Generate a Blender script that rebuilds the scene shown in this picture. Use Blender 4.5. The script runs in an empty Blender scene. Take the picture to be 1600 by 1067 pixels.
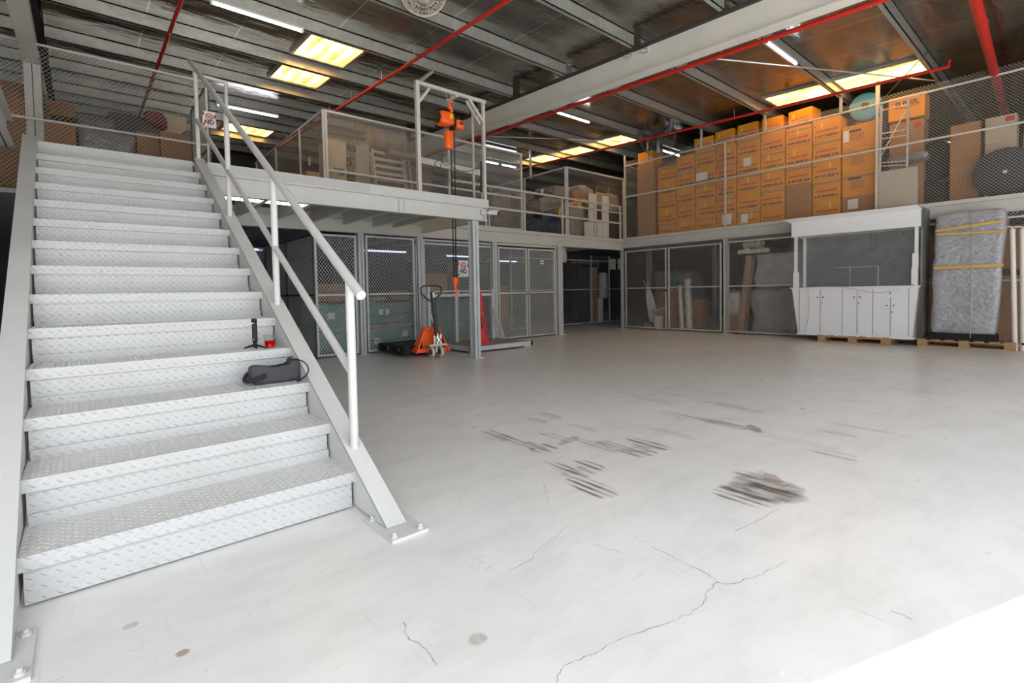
import bpy, bmesh, math, random
from mathutils import Vector, Matrix, noise
random.seed(7)
S = bpy.context.scene
C = S.collection
PI = math.pi
# ---------------------------------------------------------------- camera
CAMZ = 1.12; F = 778.7; CX, CY = 800.0, 485.2
def camrot(rx, ry, rz):
    cz, sz = math.cos(rz), math.sin(rz)
    f = Vector((sz, cz, 0)); r = Vector((cz, -sz, 0)); u = Vector((0, 0, 1))
    c, s = math.cos(rx), math.sin(rx)
    f2 = f*c + u*s; u2 = u*c - f*s
    c, s = math.cos(ry), math.sin(ry)
    return r*c + u2*s, u2*c - r*s, f2
RR, UU, FF = camrot(-0.0371, -0.0186, 6.9935-2*PI)
cd = bpy.data.cameras.new('camera'); cam = bpy.data.objects.new('camera', cd); C.objects.link(cam)
M = Matrix.Identity(4)
for i in range(3):
    M[i][0] = RR[i]; M[i][1] = UU[i]; M[i][2] = -FF[i]
M[2][3] = CAMZ
cam.matrix_world = M
cd.sensor_fit = 'HORIZONTAL'; cd.sensor_width = 36; cd.lens = F/1600*36
cd.shift_x = 0; cd.shift_y = (CY-533.5)/1600
cd.clip_start = 0.05; cd.clip_end = 200
S.camera = cam
def ray(x, y): return FF + RR*((x-CX)/F) - UU*((y-CY)/F)
def on(x, y, ax, v):
    o = Vector((0, 0, CAMZ)); d = ray(x, y); return o + d*((v-o[ax])/d[ax])
def PX(x, y, v): return on(x, y, 0, v)
def PY(x, y, v): return on(x, y, 1, v)
def PZ(x, y, v): return on(x, y, 2, v)
# ---------------------------------------------------------------- sky, sun, exposure
W = bpy.data.worlds.new('sky'); S.world = W; W.use_nodes = True
bg = W.node_tree.nodes['Background']; bg.inputs[1].default_value = 1.0
_n = W.node_tree.nodes; _l = W.node_tree.links
_tc = _n.new('ShaderNodeTexCoord'); _sp = _n.new('ShaderNodeSeparateXYZ'); _rp = _n.new('ShaderNodeValToRGB')
_l.new(_tc.outputs['Generated'], _sp.inputs[0]); _l.new(_sp.outputs[2], _rp.inputs[0]); _l.new(_rp.outputs[0], bg.inputs[0])
_rp.color_ramp.elements[0].position = 0; _rp.color_ramp.elements[0].color = (1.15, 1.18, 1.22, 1)
_rp.color_ramp.elements[1].position = .75; _rp.color_ramp.elements[1].color = (3.75, 3.95, 4.2, 1)
sl = bpy.data.lights.new('sun', 'SUN'); sl.energy = 12; sl.angle = 0.012; sl.color = (1, 0.96, 0.9)
so = bpy.data.objects.new('sun', sl); C.objects.link(so)
sd = Vector((0.15, 0.835, -1.75)).normalized()
so.rotation_euler = (-sd).to_track_quat('Z', 'Y').to_euler()
S.view_settings.view_transform = 'Standard'; S.view_settings.look = 'None'
S.view_settings.exposure = 0.56; S.view_settings.gamma = 1; S.view_settings.use_curve_mapping = False
# ---------------------------------------------------------------- materials
MAT = {}
def mat(name, col, rough=.5, metal=0, emit=None, es=0, trans=0, alpha=1, bump=None, var=None, ior=None, spec=None):
    m = bpy.data.materials.new(name); m.use_nodes = True
    nt = m.node_tree; b = nt.nodes['Principled BSDF']
    b.inputs['Base Color'].default_value = (*col, 1); b.inputs['Roughness'].default_value = rough
    b.inputs['Metallic'].default_value = metal
    if emit: b.inputs['Emission Color'].default_value = (*emit, 1); b.inputs['Emission Strength'].default_value = es
    if trans: b.inputs['Transmission Weight'].default_value = trans
    if alpha < 1: b.inputs['Alpha'].default_value = alpha
    if ior: b.inputs['IOR'].default_value = ior
    if spec is not None: b.inputs['Specular IOR Level'].default_value = spec
    tc = None
    if var or bump:
        tc = nt.nodes.new('ShaderNodeTexCoord')
    if var:   # (scale, amount)
        n = nt.nodes.new('ShaderNodeTexNoise'); n.inputs['Scale'].default_value = var[0]; n.inputs['Detail'].default_value = 6
        nt.links.new(tc.outputs['Object'], n.inputs['Vector'])
        mp = nt.nodes.new('ShaderNodeMapRange'); mp.inputs[1].default_value = .3; mp.inputs[2].default_value = .7
        mp.inputs[3].default_value = 1-var[1]; mp.inputs[4].default_value = 1+var[1]
        nt.links.new(n.outputs[0], mp.inputs[0])
        mx = nt.nodes.new('ShaderNodeVectorMath'); mx.operation = 'SCALE'
        mx.inputs[0].default_value = col; nt.links.new(mp.outputs[0], mx.inputs['Scale'])
        nt.links.new(mx.outputs[0], b.inputs['Base Color'])
    if bump:  # (scale, strength, distance, stretch)
        n = nt.nodes.new('ShaderNodeTexNoise'); n.inputs['Scale'].default_value = bump[0]; n.inputs['Detail'].default_value = 4
        mpn = nt.nodes.new('ShaderNodeMapping')
        if len(bump) > 3: mpn.inputs['Scale'].default_value = bump[3]
        nt.links.new(tc.outputs['Object'], mpn.inputs[0]); nt.links.new(mpn.outputs[0], n.inputs['Vector'])
        bp = nt.nodes.new('ShaderNodeBump'); bp.inputs['Strength'].default_value = bump[1]; bp.inputs['Distance'].default_value = bump[2]
        nt.links.new(n.outputs[0], bp.inputs['Height']); nt.links.new(bp.outputs[0], b.inputs['Normal'])
    MAT[name] = m; return m
class NB:   # small node-building helper
    def __init__(s, m): s.nt = m.node_tree; s.b = s.nt.nodes['Principled BSDF']
    def m(s, op, a, b=None, c=None, clamp=False):
        n = s.nt.nodes.new('ShaderNodeMath'); n.operation = op; n.use_clamp = clamp
        for i, v in enumerate((a, b, c)):
            if v is None: continue
            if isinstance(v, (int, float)): n.inputs[i].default_value = v
            else: s.nt.links.new(v, n.inputs[i])
        return n.outputs[0]
    def noise(s, vec, sc, det=4, rough=.5):
        n = s.nt.nodes.new('ShaderNodeTexNoise'); n.inputs['Scale'].default_value = sc; n.inputs['Detail'].default_value = det
        n.inputs['Roughness'].default_value = rough; s.nt.links.new(vec, n.inputs['Vector']); return n.outputs[0]
    def mapv(s, vec, scale=(1, 1, 1), loc=(0, 0, 0), rot=(0, 0, 0)):
        n = s.nt.nodes.new('ShaderNodeMapping'); n.inputs['Scale'].default_value = scale; n.inputs['Location'].default_value = loc
        n.inputs['Rotation'].default_value = rot; s.nt.links.new(vec, n.inputs[0]); return n.outputs[0]
    def sep(s, vec):
        n = s.nt.nodes.new('ShaderNodeSeparateXYZ'); s.nt.links.new(vec, n.inputs[0]); return n.outputs
    def mix(s, f, a, b):
        n = s.nt.nodes.new('ShaderNodeMix'); n.data_type = 'RGBA'
        if isinstance(f, (int, float)): n.inputs[0].default_value = f
        else: s.nt.links.new(f, n.inputs[0])
        for i, v in ((6, a), (7, b)):
            if isinstance(v, tuple): n.inputs[i].default_value = (*v, 1)
            else: s.nt.links.new(v, n.inputs[i])
        return n.outputs[2]
    def rng(s, v, a, b, c=0, d=1):
        n = s.nt.nodes.new('ShaderNodeMapRange'); s.nt.links.new(v, n.inputs[0])
        for i, q in enumerate((a, b, c, d)): n.inputs[i+1].default_value = q
        return n.outputs[0]
    def bump(s, h, st, dist):
        n = s.nt.nodes.new('ShaderNodeBump'); n.inputs['Strength'].default_value = st; n.inputs['Distance'].default_value = dist
        s.nt.links.new(h, n.inputs['Height']); s.nt.links.new(n.outputs[0], s.b.inputs['Normal'])
    def tc(s, k='Object'):
        n = s.nt.nodes.new('ShaderNodeTexCoord'); return n.outputs[k]
    def base(s, c): s.nt.links.new(c, s.b.inputs['Base Color'])
mat('white_paint', (.56, .56, .545), .38, bump=(30, .15, .003), var=(2.5, .05))
mat('grey_paint', (.46, .46, .44), .42, var=(3, .07), bump=(25, .1, .002))
mat('cool_grey_paint', (.50, .52, .53), .42, var=(3, .07))
mat('beam_paint', (.52, .505, .465), .5, var=(1.5, .06))
mat('rafter_paint', (.68, .655, .60), .5, var=(1.5, .06))
mat('galvanised', (.43, .44, .41), .36, metal=.6, var=(14, .12), bump=(40, .1, .003))
mat('galvanised_bright', (.62, .62, .60), .35, metal=.5, var=(14, .1))
mat('mesh_wire', (.50, .495, .475), .4, metal=.35)
mat('expanded_mesh', (.56, .57, .56), .42, metal=.2)
mat('red_pipe', (.50, .02, .012), .32)
mat('orange_paint', (.95, .13, .01), .35)
mat('black_plastic', (.012, .012, .013), .5, spec=.25)
mat('dark_rubber', (.03, .03, .03), .7)
mat('charcoal_fabric', (.055, .055, .065), .9, bump=(400, .5, .001), var=(300, .3))
mat('black_fabric', (.018, .018, .02), .9)
mat('dark_handle', (.05, .055, .062), .45)
mat('cream', (.72, .68, .60), .45)
mat('chrome', (.8, .8, .8), .15, metal=1)
mat('tube_glow', (1, 1, 1), .5, emit=(.90, .93, 1.0), es=13)
mat('tube_glow_dim', (1, 1, 1), .5, emit=(.50, .60, 1.0), es=1.6)
mat('cardboard', (.36, .18, .08), .85, var=(3, .08), bump=(8, .2, .01))
mat('pale_cardboard', (.52, .42, .30), .85, var=(3, .06))
mat('orange_cardboard', (.72, .29, .018), .8, var=(3, .10), bump=(8, .2, .01))
mat('cardboard_tape', (.34, .20, .10), .5)
mat('print_navy', (.07, .05, .09), .8)
mat('print_red', (.55, .04, .02), .8)
mat('print_yellow', (.75, .55, .02), .8)
mat('sticker_white', (.80, .79, .76), .7)
mat('beige_board', (.50, .45, .37), .7, var=(4, .05))
mat('white_board', (.70, .66, .60), .7, var=(5, .06))
mat('wood', (.38, .225, .105), .75, var=(9, .2), bump=(20, .3, .004, (1, 8, 8)))
mat('kiosk_white', (.82, .82, .83), .3, bump=(40, .5, .004, (1, .12, 4)))
mat('dark_gap', (.05, .05, .05), .9)
mat('wrap_grey', (.34, .34, .36), .15, bump=(13, 1, .03, (1, 1, 1.8)), var=(5, .15), spec=.8)
mat('wrap_dark', (.20, .20, .22), .25, bump=(12, .9, .03), var=(5, .2), spec=.8)
mat('wrap_brown', (.34, .21, .14), .22, bump=(14, .8, .02, (1, 1, .3)), var=(6, .15), spec=.8)
mat('wrap_pale', (.52, .46, .40), .3, bump=(12, .9, .03), var=(8, .3), spec=.7)
mat('wrap_teal', (.10, .27, .27), .25, bump=(10, .8, .02, (1, 1, 3)), var=(4, .2), spec=.8)
mat('yellow_tape', (.60, .36, .08), .4)
mat('string_beige', (.45, .40, .32), .8)
mat('rag_beige', (.29, .255, .21), .95, bump=(20, .8, .02), var=(8, .25))
mat('rag_dark', (.05, .05, .055), .95, bump=(20, .8, .02), var=(8, .4))
mat('rag_brown', (.22, .15, .10), .95, bump=(20, .8, .02), var=(8, .4))
mat('hose_yellow', (.80, .40, .02), .5)
mat('blue_plastic', (.10, .36, .55), .5)
mat('navy_plastic', (.012, .022, .06), .5)
mat('cone_red', (.66, .03, .04), .55, var=(6, .25))
mat('cone_mark', (.04, .02, .02), .7)
mat('plant_green', (.03, .25, .12), .6)
mat('wheel_cream', (.62, .60, .48), .5)
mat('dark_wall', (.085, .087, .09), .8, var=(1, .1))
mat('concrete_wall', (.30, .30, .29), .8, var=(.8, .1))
mat('deck_under', (.30, .31, .31), .5, var=(2, .1))
mat('lift_top', (.26, .235, .21), .75, var=(6, .2))
mat('asphalt', (.40, .39, .37), .9, var=(4, .1))
mat('red_liquid', (.9, .0, .0), .08, trans=.35, ior=1.33, emit=(.5, 0, 0), es=0)
mat('clear_cup', (.95, .95, .95), .05, trans=1, ior=1.15)
mat('glass', (.93, .95, .95), .02, trans=1, ior=1.05)
mat('fan_wire', (.10, .10, .10), .4, metal=.5)
mat('fan_guard_cream', (.62, .56, .46), .45)
mat('fan_blade', (.12, .12, .125), .35, metal=.4)
mat('sky_panel_dark', (.2, .15, .08), .6)
m = mat('film', (.75, .76, .78), .10, alpha=.055, spec=1, bump=(16, .9, .03, (1, .25, 2.5)))
mat('film_back', (.15, .15, .155), .22, alpha=.62, bump=(14, 1, .05, (1, .3, 2.5)), var=(5, .5)); mat('maroon', (.16, .02, .03), .8)
# foil ceiling
m = mat('foil', (.42, .40, .375), .2, metal=.92); n = NB(m); o = n.tc()
h1 = n.noise(n.mapv(o, (26, 1.1, 1)), 1, 5, .6); h2 = n.noise(n.mapv(o, (1.3, 3.2, 1)), 1, 3)
n.bump(n.m('ADD', n.m('MULTIPLY', h1, .16), n.m('MULTIPLY', h2, 1.1)), .6, .045)
s_ = n.sep(o); fx = n.m('FRACT', n.m('DIVIDE', n.m('ADD', s_[0], 20.35), 1.18)); seam = n.m('LESS_THAN', fx, .011)
n.base(n.mix(seam, n.mix(n.rng(h2, .3, .7), (.24, .225, .21), (.38, .36, .34)), (.75, .75, .72)))
n.nt.links.new(n.m('ADD', .10, n.m('MULTIPLY', n.noise(o, 1.4), .12)), n.b.inputs['Roughness'])
# diamond plate: a lattice of crossed lugs
m = mat('diamond_plate', (.62, .62, .61), .36); n = NB(m); uv = n.tc('UV'); s_ = n.sep(n.mapv(uv, (1/.042, 1/.042, 1)))
def lug(off, sg):
    u = n.m('SUBTRACT', n.m('FRACT', n.m('ADD', s_[0], off)), .5); v = n.m('SUBTRACT', n.m('FRACT', n.m('ADD', s_[1], off)), .5)
    a = n.m('DIVIDE', n.m('ADD', n.m('MULTIPLY', u, .80), n.m('MULTIPLY', v, -.6*sg)), .33)
    b = n.m('DIVIDE', n.m('ADD', n.m('MULTIPLY', u, .6*sg), n.m('MULTIPLY', v, .80)), .085)
    h = n.m('SUBTRACT', 1, n.m('ADD', n.m('MULTIPLY', a, a), n.m('MULTIPLY', b, b)), clamp=True)
    return n.m('POWER', h, .6)
h = n.m('MAXIMUM', lug(0, 1), n.m('MULTIPLY', lug(.5, -1), .45))
n.bump(n.m('ADD', h, n.m('MULTIPLY', n.noise(uv, 9, 5), .12)), 1, .003)
dirt = n.noise(n.tc(), 3.2, 6, .65)
n.base(n.mix(n.rng(dirt, .35, .75, 0, .6), (.51, .52, .525), (.45, .44, .42)))
m = mat('tread_plate_lit', (.55, .54, .51), .5)
m2 = MAT['diamond_plate'].copy(); m2.name = 'tread_plate_lit'; MAT['tread_plate_lit'] = m2
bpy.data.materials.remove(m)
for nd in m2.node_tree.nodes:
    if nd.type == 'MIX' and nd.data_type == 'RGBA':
        nd.inputs[6].default_value = (.60, .595, .57, 1); nd.inputs[7].default_value = (.50, .485, .455, 1)  # same paint as the risers, lightened to stand for stronger light from above
# skylight
m = mat('skylight_sheet', (.9, .6, .25), .4, emit=(1, .62, .2), es=1); n = NB(m); o = n.tc()
k = n.noise(n.mapv(o, (60, 60, 1)), 1, 4, .7); k2 = n.noise(n.mapv(o, (2.6, .8, 1)), 1, 5, .7)
cor = n.m('SINE', n.m('MULTIPLY', n.sep(o)[0], 2*PI*4/.9))
k3 = n.m('ADD', n.m('ADD', n.m('MULTIPLY', k, .55), n.m('MULTIPLY', k2, .75)), n.m('MULTIPLY', cor, .055))
n.nt.links.new(n.mix(n.rng(k3, .50, .68), (.85, .27, .02), (1.0, .60, .17)), n.b.inputs['Emission Color'])
n.nt.links.new(n.rng(k3, .48, .76, .6, 5.5), n.b.inputs['Emission Strength'])
# floor
m = mat('floor_concrete', (.5, .49, .47), .3); n = NB(m); o = n.tc(); s_ = n.sep(o)
big = n.noise(o, .55, 5, .6); mid = n.noise(n.mapv(o, (2.2, 5, 1), rot=(0, 0, .35)), 1, 6, .7); fine = n.noise(o, 42, 5, .7)
col = n.mix(n.rng(big, .3, .7), (.64, .63, .605), (.74, .73, .71))
col = n.mix(n.rng(mid, .45, .8, 0, .45), col, (.44, .43, .41))
col = n.mix(n.rng(fine, .66, .74, 0, .6), col, (.42, .39, .35))
scr = n.noise(n.mapv(o, (60, 2.2, 1), rot=(0, 0, -.62)), 1, 3, .6); col = n.mix(n.rng(scr, .64, .76, 0, .35), col, (.36, .35, .33))
spk = n.noise(o, 11, 2, .5); col = n.mix(n.rng(spk, .74, .78, 0, .7), col, (.74, .73, .71))
bl = n.noise(n.mapv(o, loc=(3, 7, 0)), 1.1, 3); col = n.mix(n.rng(bl, .62, .8, 0, .35), col, (.70, .74, .80))
wn = n.noise(o, 9, 4, .7)
def mark(px, py, lx, ly, ang, stripes, dark, colr=(.06, .055, .05)):
    global col
    p = PZ(px, py, 0)
    c, s = math.cos(ang), math.sin(ang)
    dx = n.m('SUBTRACT', s_[0], p.x); dy = n.m('SUBTRACT', s_[1], p.y)
    a = n.m('DIVIDE', n.m('ADD', n.m('MULTIPLY', dx, c), n.m('MULTIPLY', dy, s)), lx)
    b = n.m('DIVIDE', n.m('SUBTRACT', n.m('MULTIPLY', dy, c), n.m('MULTIPLY', dx, s)), ly)
    r = n.m('ADD', n.m('POWER', n.m('ABSOLUTE', a), 2), n.m('POWER', n.m('ABSOLUTE', b), 2))
    r = n.m('ADD', r, n.m('MULTIPLY', n.m('SUBTRACT', wn, .5), 1.7))
    k = n.rng(r, 1.1, .5, 0, dark)
    if stripes:
        st = n.m('SINE', n.m('MULTIPLY', b, stripes*PI)); k = n.m('MULTIPLY', k, n.rng(st, -.3, .5, .08, 1))
    k = n.m('MULTIPLY', k, n.rng(n.noise(n.mapv(o, (18, 4, 1)), 1, 3), .35, .6, .35, 1))
    col = n.mix(k, col, colr)
MARKS = [(1175, 752, .10, .22, 1.52, 0, .5), (1205, 768, .14, .20, 1.52, 0, .6), (1160, 776, .16, .12, 1.52, 4, .7), (775, 680, .2, .1, 1.52, 3, .45), (850, 700, .1, .12, 1.52, 3, .6), (1000, 705, .12, .15, 1.52, 4, .6), (905, 738, .1, .12, 1.52, 3, .5), (1060, 650, .3, .12, 1.52, 3, .3), (1440, 610, .3, .2, 1.52, 2, .2), (860, 649, .16, .06, 1.52, 3, .75), (838, 657, .15, .06, 1.52, 2.5, .6), (800, 688, .30, .07, 1.52, 3, .6), (835, 697, .14, .06, 1.52, 3, .9),
 (868, 683, .2, .06, 1.52, 2, .6), (888, 688, .15, .05, .2, 0, .45), (1010, 693, .2, .10, 1.52, 3, .8), (965, 698, .2, .08, 1.52, 3, .7), (935, 697, .25, .07, 1.52, 2.5, .45),
 (922, 727, .13, .07, 1.52, 2.5, .85), (880, 731, .17, .06, 1.52, 2.5, .7), (922, 761, .19, .10, 1.52, 4, .85), (1165, 768, .15, .13, 1.52, 2, .7), (1210, 762, .16, .14, 1.52, 2, .8),
 (1190, 748, .18, .10, 1.52, 3, .6), (1232, 775, .10, .10, 0, 0, .5), (1140, 664, .3, .07, 1.52, 0, .45), (1110, 657, .35, .05, 1.52, 2, .5), (1306, 711, .16, .10, 1.52, 2, .45),
 (1020, 625, .25, .07, 1.52, 2, .4), (1130, 632, .35, .08, 1.52, 2, .45), (1165, 640, .2, .08, 1.52, 2, .4), (1050, 677, .25, .05, 1.52, 2, .45), (1310, 677, .15, .06, 1.52, 2, .5),
 (985, 615, .18, .05, 1.52, 2, .4), (910, 668, .2, .05, 1.52, 2, .5), (1060, 617, .2, .05, 1.52, 1, .4), (1360, 670, .3, .05, 1.52, 1, .3), (1245, 690, .3, .1, 1.52, 3, .2)]
for q in MARKS: mark(*q)
for q in [(1178, 669.5, .13, .05, .7, 0, .85), (1205, 747, .10, .05, .6, 0, .8), (747, 998, .035, .03, 0, 0, .8), (1005, 705, .05, .03, 2.2, 0, .8), (285, 1020, .02, .018, 0, 0, .8), (205, 977, .025, .02, 0, 0, .5)]: mark(*q, (.30, .21, .15))
n.base(col)
n.nt.links.new(n.m('ADD', .20, n.m('MULTIPLY', mid, .22)), n.b.inputs['Roughness'])
n.bump(n.m('ADD', n.m('MULTIPLY', fine, .3), n.m('MULTIPLY', n.noise(o, 6, 6), .7)), .25, .006)
# ---------------------------------------------------------------- mesh builder
class MB:
    def __init__(s): s.v = []; s.f = []; s.sm = []
    def add(s, vs, fs, smooth=False):
        k = len(s.v); s.v += [Vector(p) for p in vs]
        for f in fs: s.f.append([k+i for i in f]); s.sm.append(smooth)
        return s
    def box(s, a, b):
        x0, y0, z0 = (min(a[i], b[i]) for i in range(3)); x1, y1, z1 = (max(a[i], b[i]) for i in range(3))
        return s.add([(x0,y0,z0),(x1,y0,z0),(x1,y1,z0),(x0,y1,z0),(x0,y0,z1),(x1,y0,z1),(x1,y1,z1),(x0,y1,z1)],
              [(0,3,2,1),(4,5,6,7),(0,1,5,4),(1,2,6,5),(2,3,7,6),(3,0,4,7)])
    def hexa(s, p8): return s.add(p8, [(0,3,2,1),(4,5,6,7),(0,1,5,4),(1,2,6,5),(2,3,7,6),(3,0,4,7)])
    def prism(s, poly, d):   # polygon (list of 3d pts) extruded by vector d
        n = len(poly); d = Vector(d); P = [Vector(p) for p in poly]
        return s.add(P+[p+d for p in P], [tuple(range(n))[::-1], tuple(range(n, 2*n))]+[(i, (i+1) % n, n+(i+1) % n, n+i) for i in range(n)])
    def bar(s, a, b, w, h=None, up=(0, 0, 1)):
        a = Vector(a); b = Vector(b); h = h or w; d = (b-a).normalized(); u = Vector(up)
        if abs(d.dot(u)) > .99: u = Vector((0, 1, 0))
        r = d.cross(u).normalized()*(w/2); u2 = r.cross(d).normalized()*(h/2)
        return s.hexa([a-r-u2, a+r-u2, b+r-u2, b-r-u2, a-r+u2, a+r+u2, b+r+u2, b-r+u2])
    def tube(s, pts, r, n=10, cap=True, closed=False, smooth=True):
        P = [Vector(p) for p in pts]; m = len(P); rs = r if isinstance(r, (list, tuple)) else [r]*m
        k = len(s.v); up = None; rings = []
        for i in range(m):
            if closed: d = (P[(i+1) % m]-P[i-1]).normalized()
            else:
                d = (P[min(i+1, m-1)]-P[max(i-1, 0)]).normalized()
            if up is None:
                up = Vector((0, 0, 1)) if abs(d.z) < .9 else Vector((0, 1, 0))
            x = d.cross(up).normalized(); y = x.cross(d).normalized(); up = y
            rings.append([P[i]+(x*math.cos(t)+y*math.sin(t))*rs[i] for t in [2*PI*j/n for j in range(n)]])
        vs = [v for q in rings for v in q]; fs = []
        for i in range(m if closed else m-1):
            for j in range(n):
                a = i*n+j; b = i*n+(j+1) % n; i2 = (i+1) % m
                fs.append((a, b, i2*n+(j+1) % n, i2*n+j))
        s.add(vs, fs, smooth)
        if cap and not closed:
            s.add(rings[0], [tuple(range(n))[::-1]]); s.add(rings[-1], [tuple(range(n))])
        return s
    def lathe(s, c, prof, n=20, axis=(0, 0, 1), smooth=True):
        c = Vector(c); ax = Vector(axis).normalized(); x = ax.orthogonal().normalized(); y = ax.cross(x)
        vs = []; fs = []
        for (r, z) in prof:
            for j in range(n):
                t = 2*PI*j/n; vs.append(c+ax*z+(x*math.cos(t)+y*math.sin(t))*r)
        for i in range(len(prof)-1):
            for j in range(n):
                fs.append((i*n+j, i*n+(j+1) % n, (i+1)*n+(j+1) % n, (i+1)*n+j))
        s.add(vs, fs, smooth)
        s.add(vs[:n], [tuple(range(n))[::-1]]); s.add(vs[-n:], [tuple(range(n))])
        return s
    def rbox(s, c, sz, r=.05, amp=0, fr=3, n=8, M=None, seed=0):   # rounded, optionally crumpled cuboid
        c = Vector(c); h = Vector(sz)/2; bm = bmesh.new(); bmesh.ops.create_cube(bm, size=2)
        bmesh.ops.subdivide_edges(bm, edges=bm.edges[:], cuts=n, use_grid_fill=True)
        idx = {}
        vs = []
        for i, v in enumerate(bm.verts):
            v.index = i; p = v.co
            def q(t, hh):   # denser toward the rim so that corners round well
                return math.copysign(1-(1-abs(t))**1.35, t)*hh
            P = Vector((q(p.x, h.x), q(p.y, h.y), q(p.z, h.z)))
            inner = Vector([max(-(h[k]-r), min(h[k]-r, P[k])) for k in range(3)])
            d = P-inner
            if d.length > 1e-6: P = inner+d.normalized()*min(r, max(d.length, r))
            if amp:
                P = P+P.normalized()*amp*(noise.noise((P*fr)+Vector((seed*7.3, seed*3.1, seed)))*2)
            if M: P = M @ P
            vs.append(P+c)
        s.add(vs, [[v.index for v in f.verts] for f in bm.faces], True); bm.free(); return s
    def build(s, name, m, parent=None, origin=None, bevel=0):
        o3 = Vector((0, 0, 0))
        if parent is not None:
            p = parent
            while p is not None: o3 += p.location; p = p.parent
        elif origin is not None: o3 = Vector(origin)
        me = bpy.data.meshes.new(name); me.from_pydata([tuple(v-o3) for v in s.v], [], s.f)
        me.polygons.foreach_set('use_smooth', s.sm)
        bm = bmesh.new(); bm.from_mesh(me); bmesh.ops.recalc_face_normals(bm, faces=bm.faces[:])
        if bevel: bmesh.ops.bevel(bm, geom=bm.edges[:], offset=bevel, segments=1, affect='EDGES', clamp_overlap=True)
        uvl = bm.loops.layers.uv.new('UVMap')
        for f in bm.faces:
            nn = f.normal; k = max(range(3), key=lambda i: abs(nn[i]))
            for l in f.loops:
                p = l.vert.co + o3
                l[uvl].uv = ((p.y, p.z), (p.x, p.z), (p.x, p.y))[k]
        bm.to_mesh(me); bm.free()
        me.materials.append(MAT[m] if isinstance(m, str) else m)
        o = bpy.data.objects.new(name, me); C.objects.link(o)
        if parent is not None: o.parent = parent
        elif origin is not None: o.location = origin
        return o
def sm(pts, k=5):   # smooth curve through points
    P = [Vector(p) for p in pts]; P = [P[0]*2-P[1]]+P+[P[-1]*2-P[-2]]; out = []
    for i in range(1, len(P)-2):
        for j in range(k):
            t = j/k; a, b, c, d = P[i-1:i+3]
            out.append(.5*((2*b)+(c-a)*t+(2*a-5*b+4*c-d)*t*t+(3*b-a-3*c+d)*t**3))
    return out+[P[-2]]
def tag(o, label, cat, group=None, kind=None):
    o['label'] = label; o['category'] = cat
    if group: o['group'] = group
    if kind: o['kind'] = kind
    return o
def thing(name, label, cat, loc, group=None):
    o = bpy.data.objects.new(name, None); C.objects.link(o); o.location = loc; o.empty_display_size = .1
    return tag(o, label, cat, group)
def one(name, mb, m, label, cat, group=None, bevel=0, kind=None):
    lo = [min(v[i] for v in mb.v) for i in range(3)]; hi = [max(v[i] for v in mb.v) for i in range(3)]
    o = mb.build(name, m, origin=((lo[0]+hi[0])/2, (lo[1]+hi[1])/2, lo[2]), bevel=bevel)
    return tag(o, label, cat, group, kind)
def struct(name, mb, m, bevel=0):
    o = mb.build(name, m, bevel=bevel); o['kind'] = 'structure'; return o
def rt(a, b, ax, t):   # helper: box from two points with thickness along an axis
    return a, b
ORD = ['first', 'second', 'third', 'fourth', 'fifth', 'sixth', 'seventh', 'eighth', 'ninth', 'tenth', 'eleventh', 'twelfth', 'thirteenth']
def net(O, u, w, h, dx, dz, t, up=(0, 0, 1)):
    """diamond net of crossing rods in the rectangle O + u*[0,w] + up*[0,h]"""
    O = Vector(O); u = Vector(u).normalized(); up = Vector(up); nrm = u.cross(up).normalized(); mb = MB(); k = dz/dx
    vs = []; fs = []
    for sgn in (1, -1):
        i0 = -int(h/dz)-2; i1 = int(w/dx)+2
        c = i0
        while c <= i1:
            x0 = c*dx
            # line: x = x0 + z/k  (sgn 1) or x = w - (x0 + z/k)
            za = max(0, -x0*k); zb = min(h, (w-x0)*k)
            if zb-za > 1e-3:
                pa = (x0+za/k, za); pb = (x0+zb/k, zb)
                if sgn < 0: pa = (w-pa[0], pa[1]); pb = (w-pb[0], pb[1])
                A = O+u*pa[0]+up*pa[1]; B = O+u*pb[0]+up*pb[1]; d = (B-A).normalized(); r = d.cross(nrm)*(t/2); q = nrm*(t/2)
                j = len(vs); vs += [A-r, A+q, A+r, A-q, B-r, B+q, B+r, B-q]
                fs += [(j, j+1, j+5, j+4), (j+1, j+2, j+6, j+5), (j+2, j+3, j+7, j+6), (j+3, j, j+4, j+7)]
            c += 1
    mb.add(vs, fs); return mb
def roofz(Y): return 4.86+.04*Y
# ================================================================ building shell
XL, XR, YB, YD, XD = -6.5, 21.5, 18.0, 8.95, 11.97     # side walls, back wall, deck fronts
def wy(x): return -1.0-.356*x                         # unseen front wall, slanted to angle the sun patch edge
struct('floor', MB().add([(XL, wy(XL)-.3, 0), (XR, wy(XR)-.3, 0), (XR, YB, 0), (XL, YB, 0), (XL, wy(XL)-.3, -.2), (XR, wy(XR)-.3, -.2), (XR, YB, -.2), (XL, YB, -.2)], [(0,1,2,3),(4,7,6,5),(0,4,5,1),(1,5,6,2),(2,6,7,3),(3,7,4,0)]), 'floor_concrete')
struct('trim_1', MB().box((-30, -34, -.25), (45, 3, -.06)), 'asphalt')      # the yard outside the gate
def rp(x, y, off): return (x, y, roofz(y)+off)
cl = MB()
cl.add([rp(XL, wy(XL), .2), rp(XR, wy(XR), .2), rp(XR, YB, .2), rp(XL, YB, .2), rp(XL, wy(XL), .3), rp(XR, wy(XR), .3), rp(XR, YB, .3), rp(XL, YB, .3)], [(0,1,2,3),(4,7,6,5),(0,4,5,1),(1,5,6,2),(2,6,7,3),(3,7,4,0)])
struct('ceiling', cl, 'foil')
struct('wall_back', MB().box((XL, YB, 0), (XR, YB+.2, 5.8)), 'dark_wall')
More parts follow.
